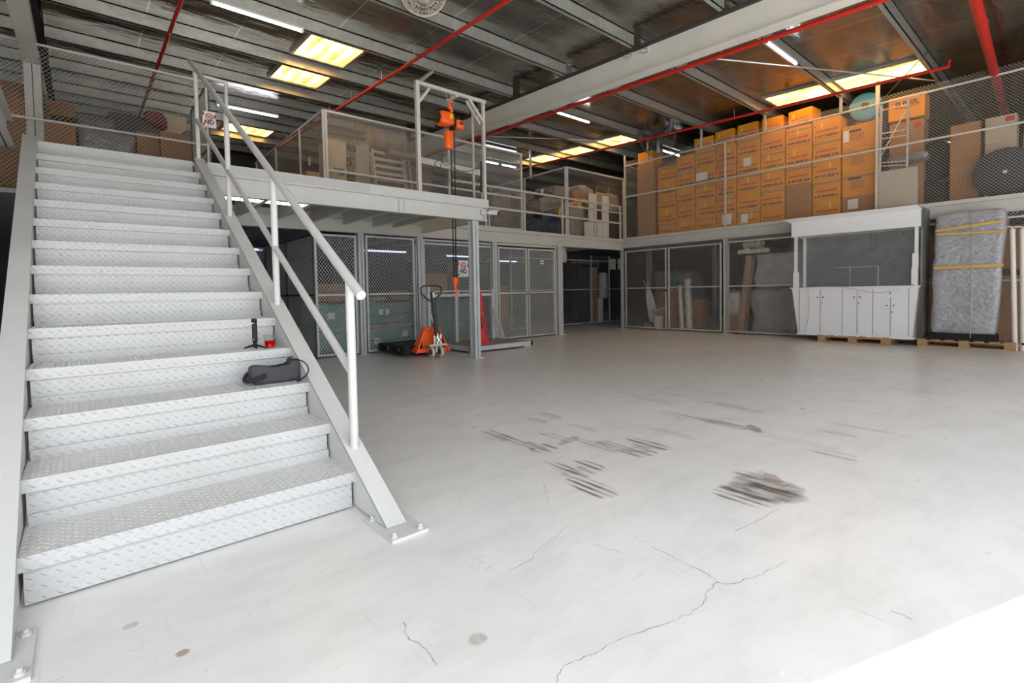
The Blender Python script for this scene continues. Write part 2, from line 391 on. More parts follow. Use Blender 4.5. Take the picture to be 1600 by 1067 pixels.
struct('wall_right', MB().add([(XR, wy(XR), 0), (XR, YB, 0), (XR, YB, 5.9), (XR, wy(XR), 4.9), (XR+.2, wy(XR), 0), (XR+.2, YB, 0), (XR+.2, YB, 5.9), (XR+.2, wy(XR), 4.9)], [(0,1,2,3),(4,7,6,5),(0,4,5,1),(1,5,6,2),(2,6,7,3),(3,7,4,0)]), 'dark_wall')
struct('wall_left', MB().add([(XL, wy(XL), 0), (XL, YB, 0), (XL, YB, 5.9), (XL, wy(XL), 5.1), (XL-.2, wy(XL), 0), (XL-.2, YB, 0), (XL-.2, YB, 5.9), (XL-.2, wy(XL), 5.1)], [(0,1,2,3),(4,7,6,5),(0,4,5,1),(1,5,6,2),(2,6,7,3),(3,7,4,0)]), 'concrete_wall')
fw = MB()
def wseg(x0, x1, z0, z1):
    fw.hexa([(x0, wy(x0)-.2, z0), (x1, wy(x1)-.2, z0), (x1, wy(x1), z0), (x0, wy(x0), z0), (x0, wy(x0)-.2, z1), (x1, wy(x1)-.2, z1), (x1, wy(x1), z1), (x0, wy(x0), z1)])
wseg(XL, -3.6, 0, 5.1); wseg(-3.6, 9.4, 4.35, 5.1); wseg(9.4, XR, 0, 5.1)  # gate opening in the unseen wall, sized to tune the daylight
struct('wall_front', fw, 'concrete_wall')
# ---- purlins (C sections) running left to right
k = 0
for i in range(-2, 11):
    y = 1.9+1.5*i
    for (xa, xb) in ((XL, -.50), (-.30, 6.93), (7.13, XR)):
        if y < wy(xa)+.3 or y < wy(xb)+.3: continue
        z = roofz(y); mb = MB()
        mb.box((xa, y, z), (xb, y+.012, z+.2)); mb.box((xa, y, z), (xb, y+.07, z+.012)); mb.box((xa, y, z+.188), (xb, y+.07, z+.2))
        mb.box((xa, y+.06, z+.012), (xb, y+.07, z+.03))
        side = 'left of the left rafter' if xa < -1 else ('between the two rafters' if xa < 1 else 'right of the wide grey rafter')
        one('roof_purlin', mb, 'galvanised', 'galvanised roof purlin %s, %s row from the gate end' % (side, ORD[i+2]), 'purlin', 'roof purlins')
# ---- rafters
def rafter(x, label, dep=.45, hw=.1):
    t = thing('roof_rafter', label, 'rafter', (x, 8, roofz(8)-.6), 'roof rafters')
    y0 = wy(x)+.02; y1 = YB; a = MB(); b = MB()
    def slab(mb, xa, xb, za, zb):
        mb.hexa([(xa, y0, roofz(y0)+za), (xb, y0, roofz(y0)+za), (xb, y1, roofz(y1)+za), (xa, y1, roofz(y1)+za), (xa, y0, roofz(y0)+zb), (xb, y0, roofz(y0)+zb), (xb, y1, roofz(y1)+zb), (xa, y1, roofz(y1)+zb)])
    slab(a, x-.006, x+.006, -dep+.015, -.02); a.build('web', 'rafter_paint', t)
    slab(b, x-hw, x+hw, -dep, -dep+.015); b.build('bottom_flange', 'rafter_paint', t)
    c = MB(); slab(c, x-hw, x+hw, -.03, -.004); c.build('top_flange', 'dark_rubber', t)
    return t
rf = rafter(7.03, 'wide grey steel rafter crossing the middle of the roof beside the red pipe')
for (px, py) in ((985, 87), (1010, 79)):
    p = PX(px, py, 7.02); MB().box((7.0, p.y-.04, p.z-.04), (7.024, p.y+.04, p.z+.04)).tube([(7.0, p.y, p.z), (6.9, p.y+.02, p.z-.03)], .018, 8).build('clamp_bracket', 'galvanised_bright', rf)
rafter(-.40, 'grey steel rafter over the left of the stairs', .92, .085)
# ---- skylights
def sky(x0, x1, y0, y1, lab):
    mb = MB(); nx = 28; vs = []; fs = []
    for i in range(nx+1):
        x = x0+(x1-x0)*i/nx; d = .012*math.sin(i/nx*2*PI*4)
        for y in (y0, y1): vs.append((x, y, roofz(y)+.178+d))
    for i in range(nx): fs.append((2*i, 2*i+1, 2*i+3, 2*i+2))
    mb.add(vs, fs); k = len(vs); mb.add([(v[0], v[1], v[2]+.012) for v in vs], fs)
    t = thing('skylight', lab, 'skylight', ((x0+x1)/2, (y0+y1)/2, roofz(y0)+.17), 'roof skylights')
    mb.build('translucent_sheet', 'skylight_sheet', t)
    f = MB(); w = .05
    for (a, b, c_, d_) in ((x0-w, x1+w, y0-w, y0), (x0-w, x1+w, y1, y1+w), (x0-w, x0, y0, y1), (x1, x1+w, y0, y1)):
        f.hexa([(a, c_, roofz(c_)+.15), (b, c_, roofz(c_)+.15), (b, d_, roofz(d_)+.15), (a, d_, roofz(d_)+.15), (a, c_, roofz(c_)+.2), (b, c_, roofz(c_)+.2), (b, d_, roofz(d_)+.2), (a, d_, roofz(d_)+.2)])
    f.build('frame', 'galvanised', t)
sky(2.97, 3.86, 8.22, 9.22, 'large glowing skylight above the stairs side, the nearer of the left pair')
sky(2.97, 3.86, 9.82, 10.62, 'glowing skylight behind the purlin, the farther of the left pair')
sky(11.36, 12.12, 2.06, 3.36, 'long glowing skylight above the blue round case at the far right')
sky(11.36, 12.2, 3.62, 4.68, 'glowing skylight above the topmost orange carton')
sky(11.34, 12.22, 8.46, 9.34, 'glowing skylight left of the wire caged wall fan')
sky(11.39, 12.22, 10.0, 10.84, 'small glowing skylight second left of the caged wall fan')
sky(11.3, 12.1, 11.2, 12.3, 'thin glowing sliver of skylight farthest over the junk cage')
sky(3.0, 4.1, 14.1, 15.3, 'amber skylight seen low between the handrail posts')
sky(18.6, 19.9, 2.3, 3.3, 'small glowing skylight seen between the cartons behind the right fence')
# ---- sprinkler pipes
def pipe(pts, r, lab, drops=(), grp='red fire sprinkler pipes', hang=True, up=.25):
    t = thing('sprinkler_pipe', lab, 'pipe', pts[0], grp)
    MB().tube(pts, r, 12).build('pipe_run', 'red_pipe', t)
    A = Vector(pts[0]); B = Vector(pts[-1])
    for f in drops:
        p = A.lerp(B, f); MB().tube([p, p+Vector((0, 0, up))], .006, 6).tube([p+Vector((0, 0, -.035)), p+Vector((.035, 0, 0)), p+Vector((0, 0, .035)), p+Vector((-.035, 0, 0))], .005, 6, closed=True).build('hanger', 'galvanised_bright', t)
    return t
def rl(x, y, o): return (x, y, roofz(y)+o)
pipe([rl(4.3, .6, -.18), rl(4.3, 17.5, -.18)], .03, 'thin red sprinkler pipe running diagonally over the orange hoist', (.26, .33, .40, .47, .55, .62, .7, .8), up=.2)
pipe([rl(7.3, -1, -.44), rl(7.3, 17.5, -.44)], .032, 'red sprinkler pipe following the wide grey rafter', (.15, .2, .25, .35, .45, .55, .65), up=.42)
p = Vector(rl(11.2, 1.62, -.15)); pe = pipe([rl(11.2, 1.62, -.15), rl(11.2, 17.5, -.15)], .028, 'red sprinkler pipe passing above the orange cartons', (.05, .14, .23, .33, .43, .55, .7), up=.18)
MB().tube([p, p+Vector((0, 0, .09))], .014, 8).tube([p+Vector((0, 0, .09)), p+Vector((0, 0, .1))], .03, 10).build('sprinkler_head', 'red_pipe', pe)
pipe([rl(1.13, 7, -.15), rl(1.13, 17.0, -.15)], .028, 'dark red sprinkler pipe above the top of the stairs', (.2, .45, .7), up=.18)
a = PZ(1513, -40, 4.72); b = PZ(1566, 160, 4.72); d = (b-a).normalized()
pm = pipe([a-d*4, b+d*3.2], .064, 'thick red main pipe at the top right', ())
for f in (.42, .6, .72, .8, .9):
    p = (a-d*4).lerp(b+d*3.2, f); MB().tube([p-d*.03, p+d*.03], .071, 16).build('coupling', 'red_pipe', pm)
pipe([(13.4, 3.2, 4.45), (17.6, 3.2, 4.5)], .035, 'thin red pipe behind the right fence above the tall cartons')

# bracing rods
for a, b, lab in (((590, 0, 1110, 93), None, 0),): pass
def rod(p, q, r, lab, m='galvanised_bright'): one('bracing_rod', MB().tube([p, q], r, 8), m, lab, 'rod', 'roof bracing rods')
rod(PZ(1110, 91, 4.95), PX(1480, 128, 12.6), .013, 'thin diagonal bracing rod below the foil, crossing toward the right skylight')
rod(PZ(1450, 80, 5.0), PX(1375, 160, 12.0), .009, 'thin dark rod slanting across the long right skylight', 'dark_handle')
rod(PX(766, 213, 8.5), PX(1000, 222, 11.9), .012, 'thin bracing rod low across the roof above the junk cage')
rod(rl(9.86, 6.55, 0), (9.86, 6.55, 4.3), .005, 'very thin hanging wire left of the caged wall fan', 'dark_handle')
rod((11.9, .55, 5.0), (11.9, .62, 4.0), .01, 'thin hanging rod beside the thick red main pipe')
# ---- ceiling tubes
def lamp(x0, x1, y, z, lab, glow='tube_glow', grp='fluorescent tube lights', drop=0):
    t = thing('tube_light', lab, 'light', ((x0+x1)/2, y, z-.02), grp)
    MB().box((x0, y-.02, z+.018), (x1, y+.02, z+.05)).build('housing', 'white_paint', t)
    MB().tube([(x0+.02, y, z), (x1-.02, y, z)], .019, 12).build('tube', glow, t)
    MB().box((x0-.01, y-.022, z-.024), (x0+.02, y+.022, z+.05)).box((x1-.02, y-.022, z-.024), (x1+.01, y+.022, z+.05)).build('end_cap', 'cream', t)
    if drop: MB().tube([(x0+.1, y, z+.05), (x0+.1, y, z+drop)], .006, 6).tube([(x1-.1, y, z+.05), (x1-.1, y, z+drop)], .006, 6).build('hanger', 'dark_handle', t)
lamp(1.47, 2.68, 7.86, roofz(7.9)-.05, 'lit tube light at the top left above the stairs')
lamp(8.16, 9.36, 7.92, roofz(7.92)-.03, 'lit tube light right of the hoist, tucked under the rafter')
lamp(1.5, 2.7, 3.37, roofz(3.4)-.05, 'added unseen tube light overhead between the stairs and the gate')  # added out of view to throw light down on treads and floor
lamp(8.24, 9.44, 3.37, roofz(3.4)-.05, 'lit tube light nearest the camera, beside the red pipe at the upper right')
lamp(2.36, 3.62, 12.45, roofz(12.4)-.05, 'lit tube light seen through the stair handrail posts')
lamp(12.85, 13.75, 8.15, roofz(8.1)-.06, 'small lit tube light under the caged wall fan')
lamp(8.74, 9.92, 11.2, roofz(11.2)-.05, 'upper lit tube light right of the hoist frame post')
lamp(9.9, 10.5, 12.75, roofz(12.75)-.05, 'lower left short tube light right of the hoist frame')
lamp(10.62, 11.25, 12.75, roofz(12.75)-.05, 'lower right short tube light right of the hoist frame')
lamp(1.4, 2.52, 7.4, 2.42, 'lit tube light under the steel bridge beside the handrail')
lamp(-.3, .9, 15.6, 5.0, 'tube light seen dimly through the chain link at the top left', 'tube_glow_dim', drop=.4)
for (x, y, lab) in ((5.2, 11.6, 'cool tube light inside the left mesh store'), (8.0, 12.2, 'cool tube light behind the double mesh doors'), (10.6, 13.4, 'cool tube light in the recess left of the corner post'), (14.2, 6.4, 'cool tube light inside the right mesh store'), (2.0, 12.5, 'cool tube light down the passage left of the mesh store')):
    lamp(x, x+1.2, y, 2.2, lab, 'tube_glow_dim', drop=.3)
# ================================================================ mezzanine
def chan_x(x0, x1, y, z0, z1, fl=.09, back=1, m='beam_paint', name='edge_beam', parent=None, mbin=None):
    mb = mbin or MB(); mb.box((x0, y, z0), (x1, y+.012, z1)); mb.box((x0, y-.0, z0), (x1, y+fl*back, z0+.014)); mb.box((x0, y, z1-.014), (x1, y+fl*back, z1)); return mb
# back mezzanine deck
t = thing('back_mezzanine', 'grey steel mezzanine floor over the back storage cages', 'mezzanine', (5, YD, 2.3))
MB().box((XL+.02, YD+.02, 2.5), (XD+.0, YB-.02, 2.56)).build('deck', 'deck_under', t)
mb = MB(); mb.box((-.2, YD-.012, 2.27), (XD-.03, YD+.0, 2.52)); mb.box((-.2, YD-.06, 2.27), (XD-.03, YD+.06, 2.285)); mb.box((-.2, YD-.06, 2.505), (XD-.03, YD+.06, 2.52)); mb.build('edge_beam', 'beam_paint', t)
MB().box((-.2, YD-.075, 2.52), (XD-.03, YD+.05, 2.585)).build('kerb', 'beam_paint', t)
for i in range(14):
    x = -.1+i*.9
    MB().box((x, YD+.07, 2.36), (x+.06, 17.9, 2.5)).build('joist', 'deck_under', t)
# right mezzanine deck
t = thing('right_mezzanine', 'grey steel mezzanine floor carrying the orange cartons', 'mezzanine', (XD, 4, 2.3))
MB().box((XD+.06, -4.9, 2.5), (XR-.02, YB-.05, 2.56)).build('deck', 'deck_under', t)
mb = MB(); mb.box((XD+.03, -4.9, 2.33), (XD+.042, YD, 2.55)); mb.box((XD-.0, -4.9, 2.33), (XD+.09, YD, 2.345)); mb.box((XD-.03, -4.9, 2.55), (XD+.09, YD, 2.62)); mb.build('edge_beam', 'beam_paint', t)
for i in range(14):
    y = -4.5+i*1.0
    MB().box((XD+.1, y, 2.36), (XR-.1, y+.06, 2.5)).build('joist', 'deck_under', t)
# steel bridge at the top of the stairs, with the hoist hatch
YF = 6.84
t = thing('steel_bridge', 'light steel landing bridge from the stair top to the hoist hatch', 'bridge', (3, YF, 2.3))
MB().box((-.28, YF+.02, 2.66), (4.62, YD-.08, 2.70)).box((4.62, YF+.02, 2.66), (5.33, YF+.1, 2.70)).build('deck', 'tread_plate_lit', t)
MB().box((1.17, YF-.03, 2.585), (5.37, YF+.02, 2.715)).build('toe_board', 'white_paint', t)
MB().box((1.17, YF-.034, 2.60), (3.2, YF-.028, 2.70)).build('checker_strip', 'diamond_plate', t)
mb = MB(); mb.box((1.17, YF-.0, 2.345), (5.33, YF+.012, 2.585)); mb.box((1.17, YF-.05, 2.345), (5.33, YF+.05, 2.36)); mb.box((1.17, YF-.05, 2.57), (5.33, YF+.05, 2.585))
mb.box((3.66, YF-.03, 2.36), (3.675, YF, 2.57)); mb.box((3.75, YF-.02, 2.36), (3.76, YF, 2.57)); mb.build('front_beam', 'white_paint', t)
MB().box((5.27, YF, 2.36), (5.285, YD-.08, 2.585)).box((5.23, YF, 2.35), (5.33, YD-.08, 2.36)).build('side_beam', 'beam_paint', t)
MB().box((4.62, YF+.06, 2.42), (4.635, YD-.08, 2.66)).box((4.60, YF+.06, 2.41), (4.66, YD-.08, 2.422)).build('side_beam', 'beam_paint', t)
for x in (1.3, 1.88, 2.46, 3.04, 3.62, 4.2):
    MB().box((x, YF+.06, 2.41), (x+.012, YD-.08, 2.66)).box((x, YF+.06, 2.40), (x+.06, YD-.08, 2.412)).build('joist', 'cool_grey_paint', t)
# columns (H sections)
def hcol(x, y, z1, w, d, lab, m='cool_grey_paint', z0=0, plate=True):
    t = thing('steel_column', lab, 'column', (x, y, z0), 'steel columns')
    MB().box((x-w/2, y-d/2, z0), (x+w/2, y-d/2+.012, z1)).box((x-w/2, y+d/2-.012, z0), (x+w/2, y+d/2, z1)).box((x-.005, y-d/2, z0), (x+.005, y+d/2, z1)).build('shaft', m, t)
    if plate: MB().box((x-w/2-.04, y-d/2-.04, z0), (x+w/2+.04, y+d/2+.04, z0+.015)).build('base_plate', m, t)
hcol(5.08, YF-.0+.04, 2.34, .12, .14, 'grey steel column holding the outer corner of the bridge')
hcol(3.96, YD-.03, 2.27, .11, .1, 'slim steel column between the two left mesh doors')
hcol(5.22, YD-.03, 2.27, .13, .1, 'steel column right of the left mesh doors behind the pallet truck')
hcol(7.14, YD-.03, 2.27, .12, .1, 'steel column left of the double mesh doors')
hcol(9.29, YD-.03, 2.27, .17, .1, 'steel column right of the double mesh doors')
hcol(XD-.02, YD-.02, 2.5, .07, .07, 'slim steel post where the back and right cages meet', 'beam_paint')
hcol(-.40, 9.35, 4.31, .17, .03, 'pale steel column behind the chain link at the top left', 'beam_paint', z0=2.56, plate=False)
hcol(1.68, YD+.1, 2.27, .12, .1, 'steel column in the shade under the bridge')
t = one('side_beam', MB().box((-.5, 2.6, 2.60), (-.49, 6.8, 2.86)).box((-.56, 2.6, 2.85), (-.44, 6.8, 2.862)).box((-.56, 2.6, 2.60), (-.44, 6.8, 2.612)), 'white_paint', 'pale steel beam running toward the camera left of the stair top', 'beam')
hcol(-.66, 4.2, 2.6, .1, .1, 'narrow pale column at the left picture edge beside the stringer', 'white_paint')
# ================================================================ stairs
t = thing('staircase', 'white steel staircase with checker plate treads rising to the mezzanine', 'staircase', (.4, 2.4, 0))
R_, G_, N = .193, .333, 14
XS1 = 1.045
def xs0(y): return -.215-.0165*(y-2.5)
for k in range(1, N):
    y = 2.505+G_*(k-1); z = R_*k
    XS0 = xs0(y); tr = MB().box((XS0, y+.012, z-.012), (XS1, y+G_+.01, z)).build('tread', 'tread_plate_lit', t)
    lg = MB(); lv = []; lf = []
    for ii in range(int((XS1-XS0)/.021)):
        for jj in range(int(G_/.021)):
            if (ii+jj) % 2: continue
            sg_ = 1 if ii % 2 == 0 else -1; cx_ = XS0+.012+.021*ii; cy_ = y+.018+.021*jj; q0 = len(lv)
            ux, uy = .0105*.8, .0105*.6*sg_; vx, vy = -.0032*.6*sg_, .0032*.8
            lv += [(cx_-ux, cy_-uy, z), (cx_+vx, cy_+vy, z), (cx_+ux, cy_+uy, z), (cx_-vx, cy_-vy, z), (cx_-ux*.5, cy_-uy*.5, z+.0024), (cx_+ux*.5, cy_+uy*.5, z+.0024)]
            lf += [(q0, q0+3, q0+4), (q0+3, q0+2, q0+5, q0+4), (q0+2, q0+1, q0+5), (q0+1, q0, q0+4, q0+5)]
    if k <= 8: lo_ = lg.add(lv, lf).build('grip_pattern', 'white_paint', tr); lo_['kind'] = 'stuff'
    if k < N: MB().box((XS0+.01, y+G_-.0, z-.01), (XS1-.01, y+G_+.010, z+.046)).build('back_upstand', 'diamond_plate', tr)
    MB().box((XS0, y, z-.055), (XS1, y+.012, z+.001)).build('nosing', 'diamond_plate', tr)
    MB().box((XS0+.012, y+.016, z-R_+(.006 if k > 1 else .008)), (XS1-.012, y+.021, z-.05)).build('riser', 'diamond_plate', t)
y = 2.505+G_*(N-1)
MB().box((XS0, y, 2.70-.19), (XS1-.02, y+.01, 2.705)).build('riser', 'diamond_plate', t)
def stringer(x0, x1, name='stringer'):
    # sloped channel: line through nosings, flange outside
    s = R_/G_
    def zz(y, o): return .193+s*(y-2.505)+o
    ya, yb = 2.36, 6.85
    lo, hi = -.25, .075
    y0 = 2.505-(.193+hi)/s*0
    pts = [(x0, 2.26, 0.02), (x0, 2.62, 0.02), (x0, yb, zz(yb, lo)), (x0, yb, zz(yb, hi)), (x0, 2.47, zz(2.47, hi)-.02), (x0, 2.36, .10)]
    return pts
def flange(x0, x1, o, th=.012):
    s = R_/G_
    def zz(y): return .193+s*(y-2.505)+o
    return MB().hexa([(x0, 2.3, zz(2.3)), (x1, 2.3, zz(2.3)), (x1, 6.86, zz(6.86)), (x0, 6.86, zz(6.86)), (x0, 2.3, zz(2.3)+th), (x1, 2.3, zz(2.3)+th), (x1, 6.86, zz(6.86)+th), (x0, 6.86, zz(6.86)+th)])
for (xi, xo) in ((1.045, 1.145), (0, -.1)):
    s = R_/G_; web = xi
    def zz(y, o): return .193+s*(y-2.505)+o
    hi, lo = .03, -.30
    yend = 2.505+(-.193-hi+.02)/s      # where the top flange meets the floor
    ylo = 2.505+(-.193-lo+.02)/s
    th = .012 if xo > xi else -.012
    mb = MB()
    mb.prism([(web, yend, .016), (web, ylo, .016), (web, 6.86, zz(6.86, lo)), (web, 6.86, zz(6.86, hi))], (th, 0, 0))
    mb.hexa([(xi, yend, .012), (xo, yend, .012), (xo, 6.86, zz(6.86, hi)-.008), (xi, 6.86, zz(6.86, hi)-.008), (xi, yend-.012, .02), (xo, yend-.012, .02), (xo, 6.86, zz(6.86, hi)+.012), (xi, 6.86, zz(6.86, hi)+.012)])
    mb.hexa([(xi, ylo, .012), (xo, ylo, .012), (xo, 6.86, zz(6.86, lo)-.0), (xi, 6.86, zz(6.86, lo)), (xi, ylo-.012, .03), (xo, ylo-.012, .03), (xo, 6.86, zz(6.86, lo)+.02), (xi, 6.86, zz(6.86, lo)+.02)])
    if xo < xi:
        for v in mb.v: v.x += xs0(v.y)
        xi += xs0(yend); xo += xs0(yend)
    mb.build('stringer', 'white_paint', t)
    c = (xi+xo)/2; sg = 1 if xo > xi else -1
    bp = MB().box((c-.085, yend-.13, 0), (c+.10, yend+.17, .014)).build('base_plate', 'white_paint', t)
    for (dx, dy) in ((-.06, -.1), (.075, -.1), (-.06, .13), (.075, .13)):
        MB().tube([(c+dx, yend+dy, .014), (c+dx, yend+dy, .036)], .009, 8).tube([(c+dx, yend+dy, .014), (c+dx, yend+dy, .024)], .016, 6).build('anchor_bolt', 'white_paint', bp)
# handrail
hx = 1.095
t = thing('handrail', 'white tubular handrail up the right side of the stairs', 'handrail', (hx, 2.6, .2))
def hz(y): return 1.18+.600*(y-2.56)
MB().tube([(hx, 2.47, hz(2.47)-.01), (hx, 7.16, hz(7.16)+.04)], .026, 18).build('top_rail', 'white_paint', t)
MB().tube([(hx, 2.62, .70), (hx, 6.87, 3.20)], .0225, 16).build('mid_rail', 'white_paint', t)
for y in (2.615, 3.95, 5.38, 6.875):
    zb = .193+R_/G_*(y-2.505)+.035
    MB().tube([(hx, y, zb-.01), (hx, y, hz(y)-.01)], .0235, 16).build('post', 'white_paint', t)
MB().tube([(hx, 7.05, hz(6.9)+.02), (1.47, 7.05, hz(6.9)+.0)], .02, 12).tube([(1.445, 7.05, hz(6.9)), (1.445, 7.05, 2.70)], .021, 12).build('landing_guard', 'white_paint', t)
# ================================================================ mesh fences
# axis 'x': panel runs along X at fixed Y; axis 'y': runs along Y at fixed X
def P3(ax, c, s, z):
    return Vector((s, c, z)) if ax == 'x' else Vector((c, s, z))
def cage(name, label, ax, c, s0, s1, z0, z1, posts=(), rails=(), mtop=None, mesh='chain', r=.018, grp='mesh storage cages', frame='beam_paint', cat='fence', sq=True, wire=None):
    s0, s1 = min(s0, s1), max(s0, s1)
    t = thing(name, label, cat, P3(ax, c, (s0+s1)/2, z0), grp)
    for p in posts:
        pz0, pz1 = (z0, z1)
        if isinstance(p, tuple): p, pz0, pz1 = p
        MB().bar(P3(ax, c, p, pz0), P3(ax, c, p, pz1), r*2).build('post', frame, t)
    for z in rails:
        if sq: MB().bar(P3(ax, c, s0, z), P3(ax, c, s1, z), r*1.7).build('rail', frame, t)
        else: MB().tube([P3(ax, c, s0, z), P3(ax, c, s1, z)], r, 10).build('rail', frame, t)
    u = (1, 0, 0) if ax == 'x' else (0, 1, 0); off = .012
    O = P3(ax, c+off, s0, z0+.01)
    dx, dz, th = ((.056, .056, .0042) if mesh == 'chain' else (.054, .076, .0100))
    if wire: th = wire
    net(O, u, s1-s0, (mtop or z1)-z0-.01, dx, dz, th).build('wire_mesh', 'mesh_wire' if mesh == 'chain' else 'expanded_mesh', t)
    return t
Yc = YD-.02
# lower left: two expanded mesh doors, panel, double door
cage('mesh_screen', 'narrow mesh panel left of the first slim column, teal bundle behind it', 'x', Yc, 3.11, 3.88, .03, 2.22, (3.13, 3.86), (.05, 1.13, 2.2), mesh='exp', frame='cool_grey_paint', r=.02)
t = cage('mesh_door', 'single mesh door behind the black plastic pallet', 'x', Yc, 4.06, 5.12, .03, 2.24, (4.08, 5.08), (.05, 1.13, 2.22), mesh='exp', frame='cool_grey_paint', cat='door', r=.02)
MB().box((5.12, Yc-.03, .25), (5.14, Yc+.02, 2.1)).build('hinge_strip', 'cool_grey_paint', t)
cage('mesh_screen', 'mesh panel behind the pallet truck and the hanging hook', 'x', Yc, 5.3, 7.06, .03, 2.24, (5.32,), (.05, 1.16, 2.15, 2.22), mesh='exp', frame='cool_grey_paint', r=.02)
for (a, b, lab) in ((7.27, 8.17, 'left leaf of the double mesh door behind the lift platform'), (8.21, 9.13, 'right leaf of the double mesh door beside the recess')):
    t = cage('mesh_door', lab, 'x', Yc, a, b, .03, 2.17, (a+.02, b-.02), (.05, 1.10, 2.15), mesh='exp', frame='beam_paint', cat='door', r=.02)
    if b < 9: MB().box((b-.04, Yc-.05, 1.05), (b+.08, Yc-.03, 1.1)).build('latch', 'wood', t)
    else: MB().box((8.62, Yc-.012, 1.80), (8.75, Yc-.006, 1.84)).box((8.62, Yc-.012, 1.86), (8.75, Yc-.006, 1.90)).build('notice', 'cream', t)
one('door_frame', MB().bar((7.22, Yc, .0), (7.22, Yc, 2.25), .045).bar((9.17, Yc, .0), (9.17, Yc, 2.25), .045).bar((7.2, Yc, 2.235), (9.19, Yc, 2.235), .05), 'beam_paint', 'pale frame around the double mesh doors', 'frame')
# side of the left store, running deep; passage at its left
cage('mesh_screen', 'long side mesh of the left store running back into the dark', 'y', 3.11, YD, 13.5, .03, 2.22, (YD, 10.5, 12, 13.4), (.05, 1.13, 2.2), frame='dark_handle', mesh='exp', wire=.006, r=.015)
# recess mesh
cage('mesh_screen', 'dark mesh wall set back in the recess left of the corner post', 'x', 10.95, 9.3, 14.6, .03, 2.3, (9.4, 11.4, 12.95, 13.9), (.05, 1.16, 2.12), frame='cool_grey_paint', wire=.003, r=.018)
# right wall lower: double doors and fixed panels
Xr = XD
for (a, b, lab) in ((7.49, 8.84, 'left leaf of the chain link gate beside the corner post, ironing board behind it'), (5.96, 7.44, 'right leaf of the chain link gate, wrapped rolls behind it')):
    t = cage('mesh_gate', lab, 'y', Xr, a, b, .04, 2.24, (a+.02, b-.02), (.06, 1.165, 2.22), cat='gate', mesh='chain', wire=.0042)
    if a > 7: MB().box((Xr-.05, 7.43, 1.05), (Xr-.02, 7.50, 1.12)).build('padlock', 'chrome', t)
one('mesh_screen', net((Xr+.012, -4.9, 2.24), (0, 1, 0), 13.75, .12, .056, .056, .004), 'mesh_wire', 'strip of chain link closing the gap over the right gates', 'fence')
cage('mesh_screen', 'fixed chain link panel left of the white kiosk, grey wrapped bundles behind it', 'y', Xr, 2.86, 5.84, .04, 2.33, ((5.89, 0, 2.36), 2.88), (.06, 1.165, 2.23), wire=.0042)
cage('mesh_screen', 'fixed chain link panel behind the plastic wrapped slab', 'y', Xr, -3, 2.8, .04, 2.33, (2.8, -.2), (.06, 1.165, 2.23), wire=.0042)
hcol(XD+.10, 5.88, 2.33, .09, .1, 'grey steel post left of the wrapped bundles by the right cage')
# right upper fence
t = cage('mesh_fence', 'tall chain link fence along the right mezzanine in front of the orange cartons', 'y', Xr-.0, -4.5, 8.83, 2.62, 4.68, ((8.82, 2.62, 4.98), 5.86, 2.8, -.25), (3.79, 4.67), mtop=4.80, r=.02, sq=False, wire=.0042)
for y in (8.05, 6.47, 4.93, 3.42):
    MB().bar((Xr, y, 4.67), (Xr, y, roofz(y)+.01), .045).build('hanger_post', 'galvanised_bright', t)
MB().bar((Xr+.03, 2.8, 4.6), (Xr+.03, 2.8, roofz(2.8)+.16), .06).build('hanger_post', 'beam_paint', t)
MB().tube([(Xr, 8.82, 4.72), (Xr+1.5, 8.82, 4.60)], .016, 8).build('rail', 'beam_paint', t)
# railing on the back deck
t = thing('guard_railing', 'grey two rail guard railing between the hoist hatch and the right corner', 'railing', (9.5, YD, 2.58))
for z in (3.53, 3.05): MB().bar((6.0, YD, z), (12.0-.05, YD, z), .045).build('rail', 'beam_paint', t)
for x in (8.15, 9.47, 10.76, 11.9): MB().bar((x, YD, 2.585), (x, YD, 3.53), .04).build('post', 'beam_paint', t)
# upper cages over the back deck
cage('mesh_fence', 'upper mesh cage front behind the hoist with grey racks inside', 'x', YD+.06, 3.4, 8.14, 2.585, 4.45, (3.42, 6.04, 7.01, 8.12), (2.62, 3.38, 4.43), mesh='chain', wire=.0075, r=.022)
t = cage('mesh_fence', 'side of the upper mesh cage slanting away left of the white board', 'y', 3.38, YD+.06, 13.6, 2.585, 4.45, (YD+.08, 10.3, 11.9, 13.5), (2.62, 4.43), frame='cool_grey_paint', wire=.003, r=.018)
MB().box((3.36, 9.7, 3.6), (3.37, 9.8, 3.75)).build('notice', 'sticker_white', t)
cage('mesh_fence', 'upper mesh cage front around the junk pile beside the orange cartons', 'x', 9.25, 9.97, 12.5, 2.585, 4.46, (9.99, 12.48), (2.62, 3.42, 4.44), wire=.0026, r=.025)
t = cage('mesh_fence', 'side of the junk cage slanting away behind the railing', 'y', 9.95, 9.27, 13.4, 2.585, 4.46, (9.27, 10.9, 12.5), (2.62, 3.42, 4.44), wire=.0026, frame='cool_grey_paint', r=.02)
MB().box((9.93, 10.1, 3.9), (9.94, 10.2, 4.0)).build('notice', 'sticker_white', t)
MB().bar((10.2, 10.9, 4.46), (10.2, 10.9, roofz(10.9)), .05).build('hanger_post', 'galvanised_bright', t)
t = cage('mesh_fence', 'chain link fence behind the stair landing at the top left', 'x', YD+.06, -5.5, 1.58, 2.585, 4.46, (1.57, -3.4), (3.49, 4.46), mesh='chain', wire=.0045, r=.016, sq=False)
cage('mesh_fence', 'dark mesh turning back beside the no smoking sign at the stair top', 'y', 1.6, YD+.06, 10.6, 2.585, 4.46, (YD+.08, 10.6), (3.49, 4.46), mesh='exp', wire=.01, frame='dark_handle', r=.016)
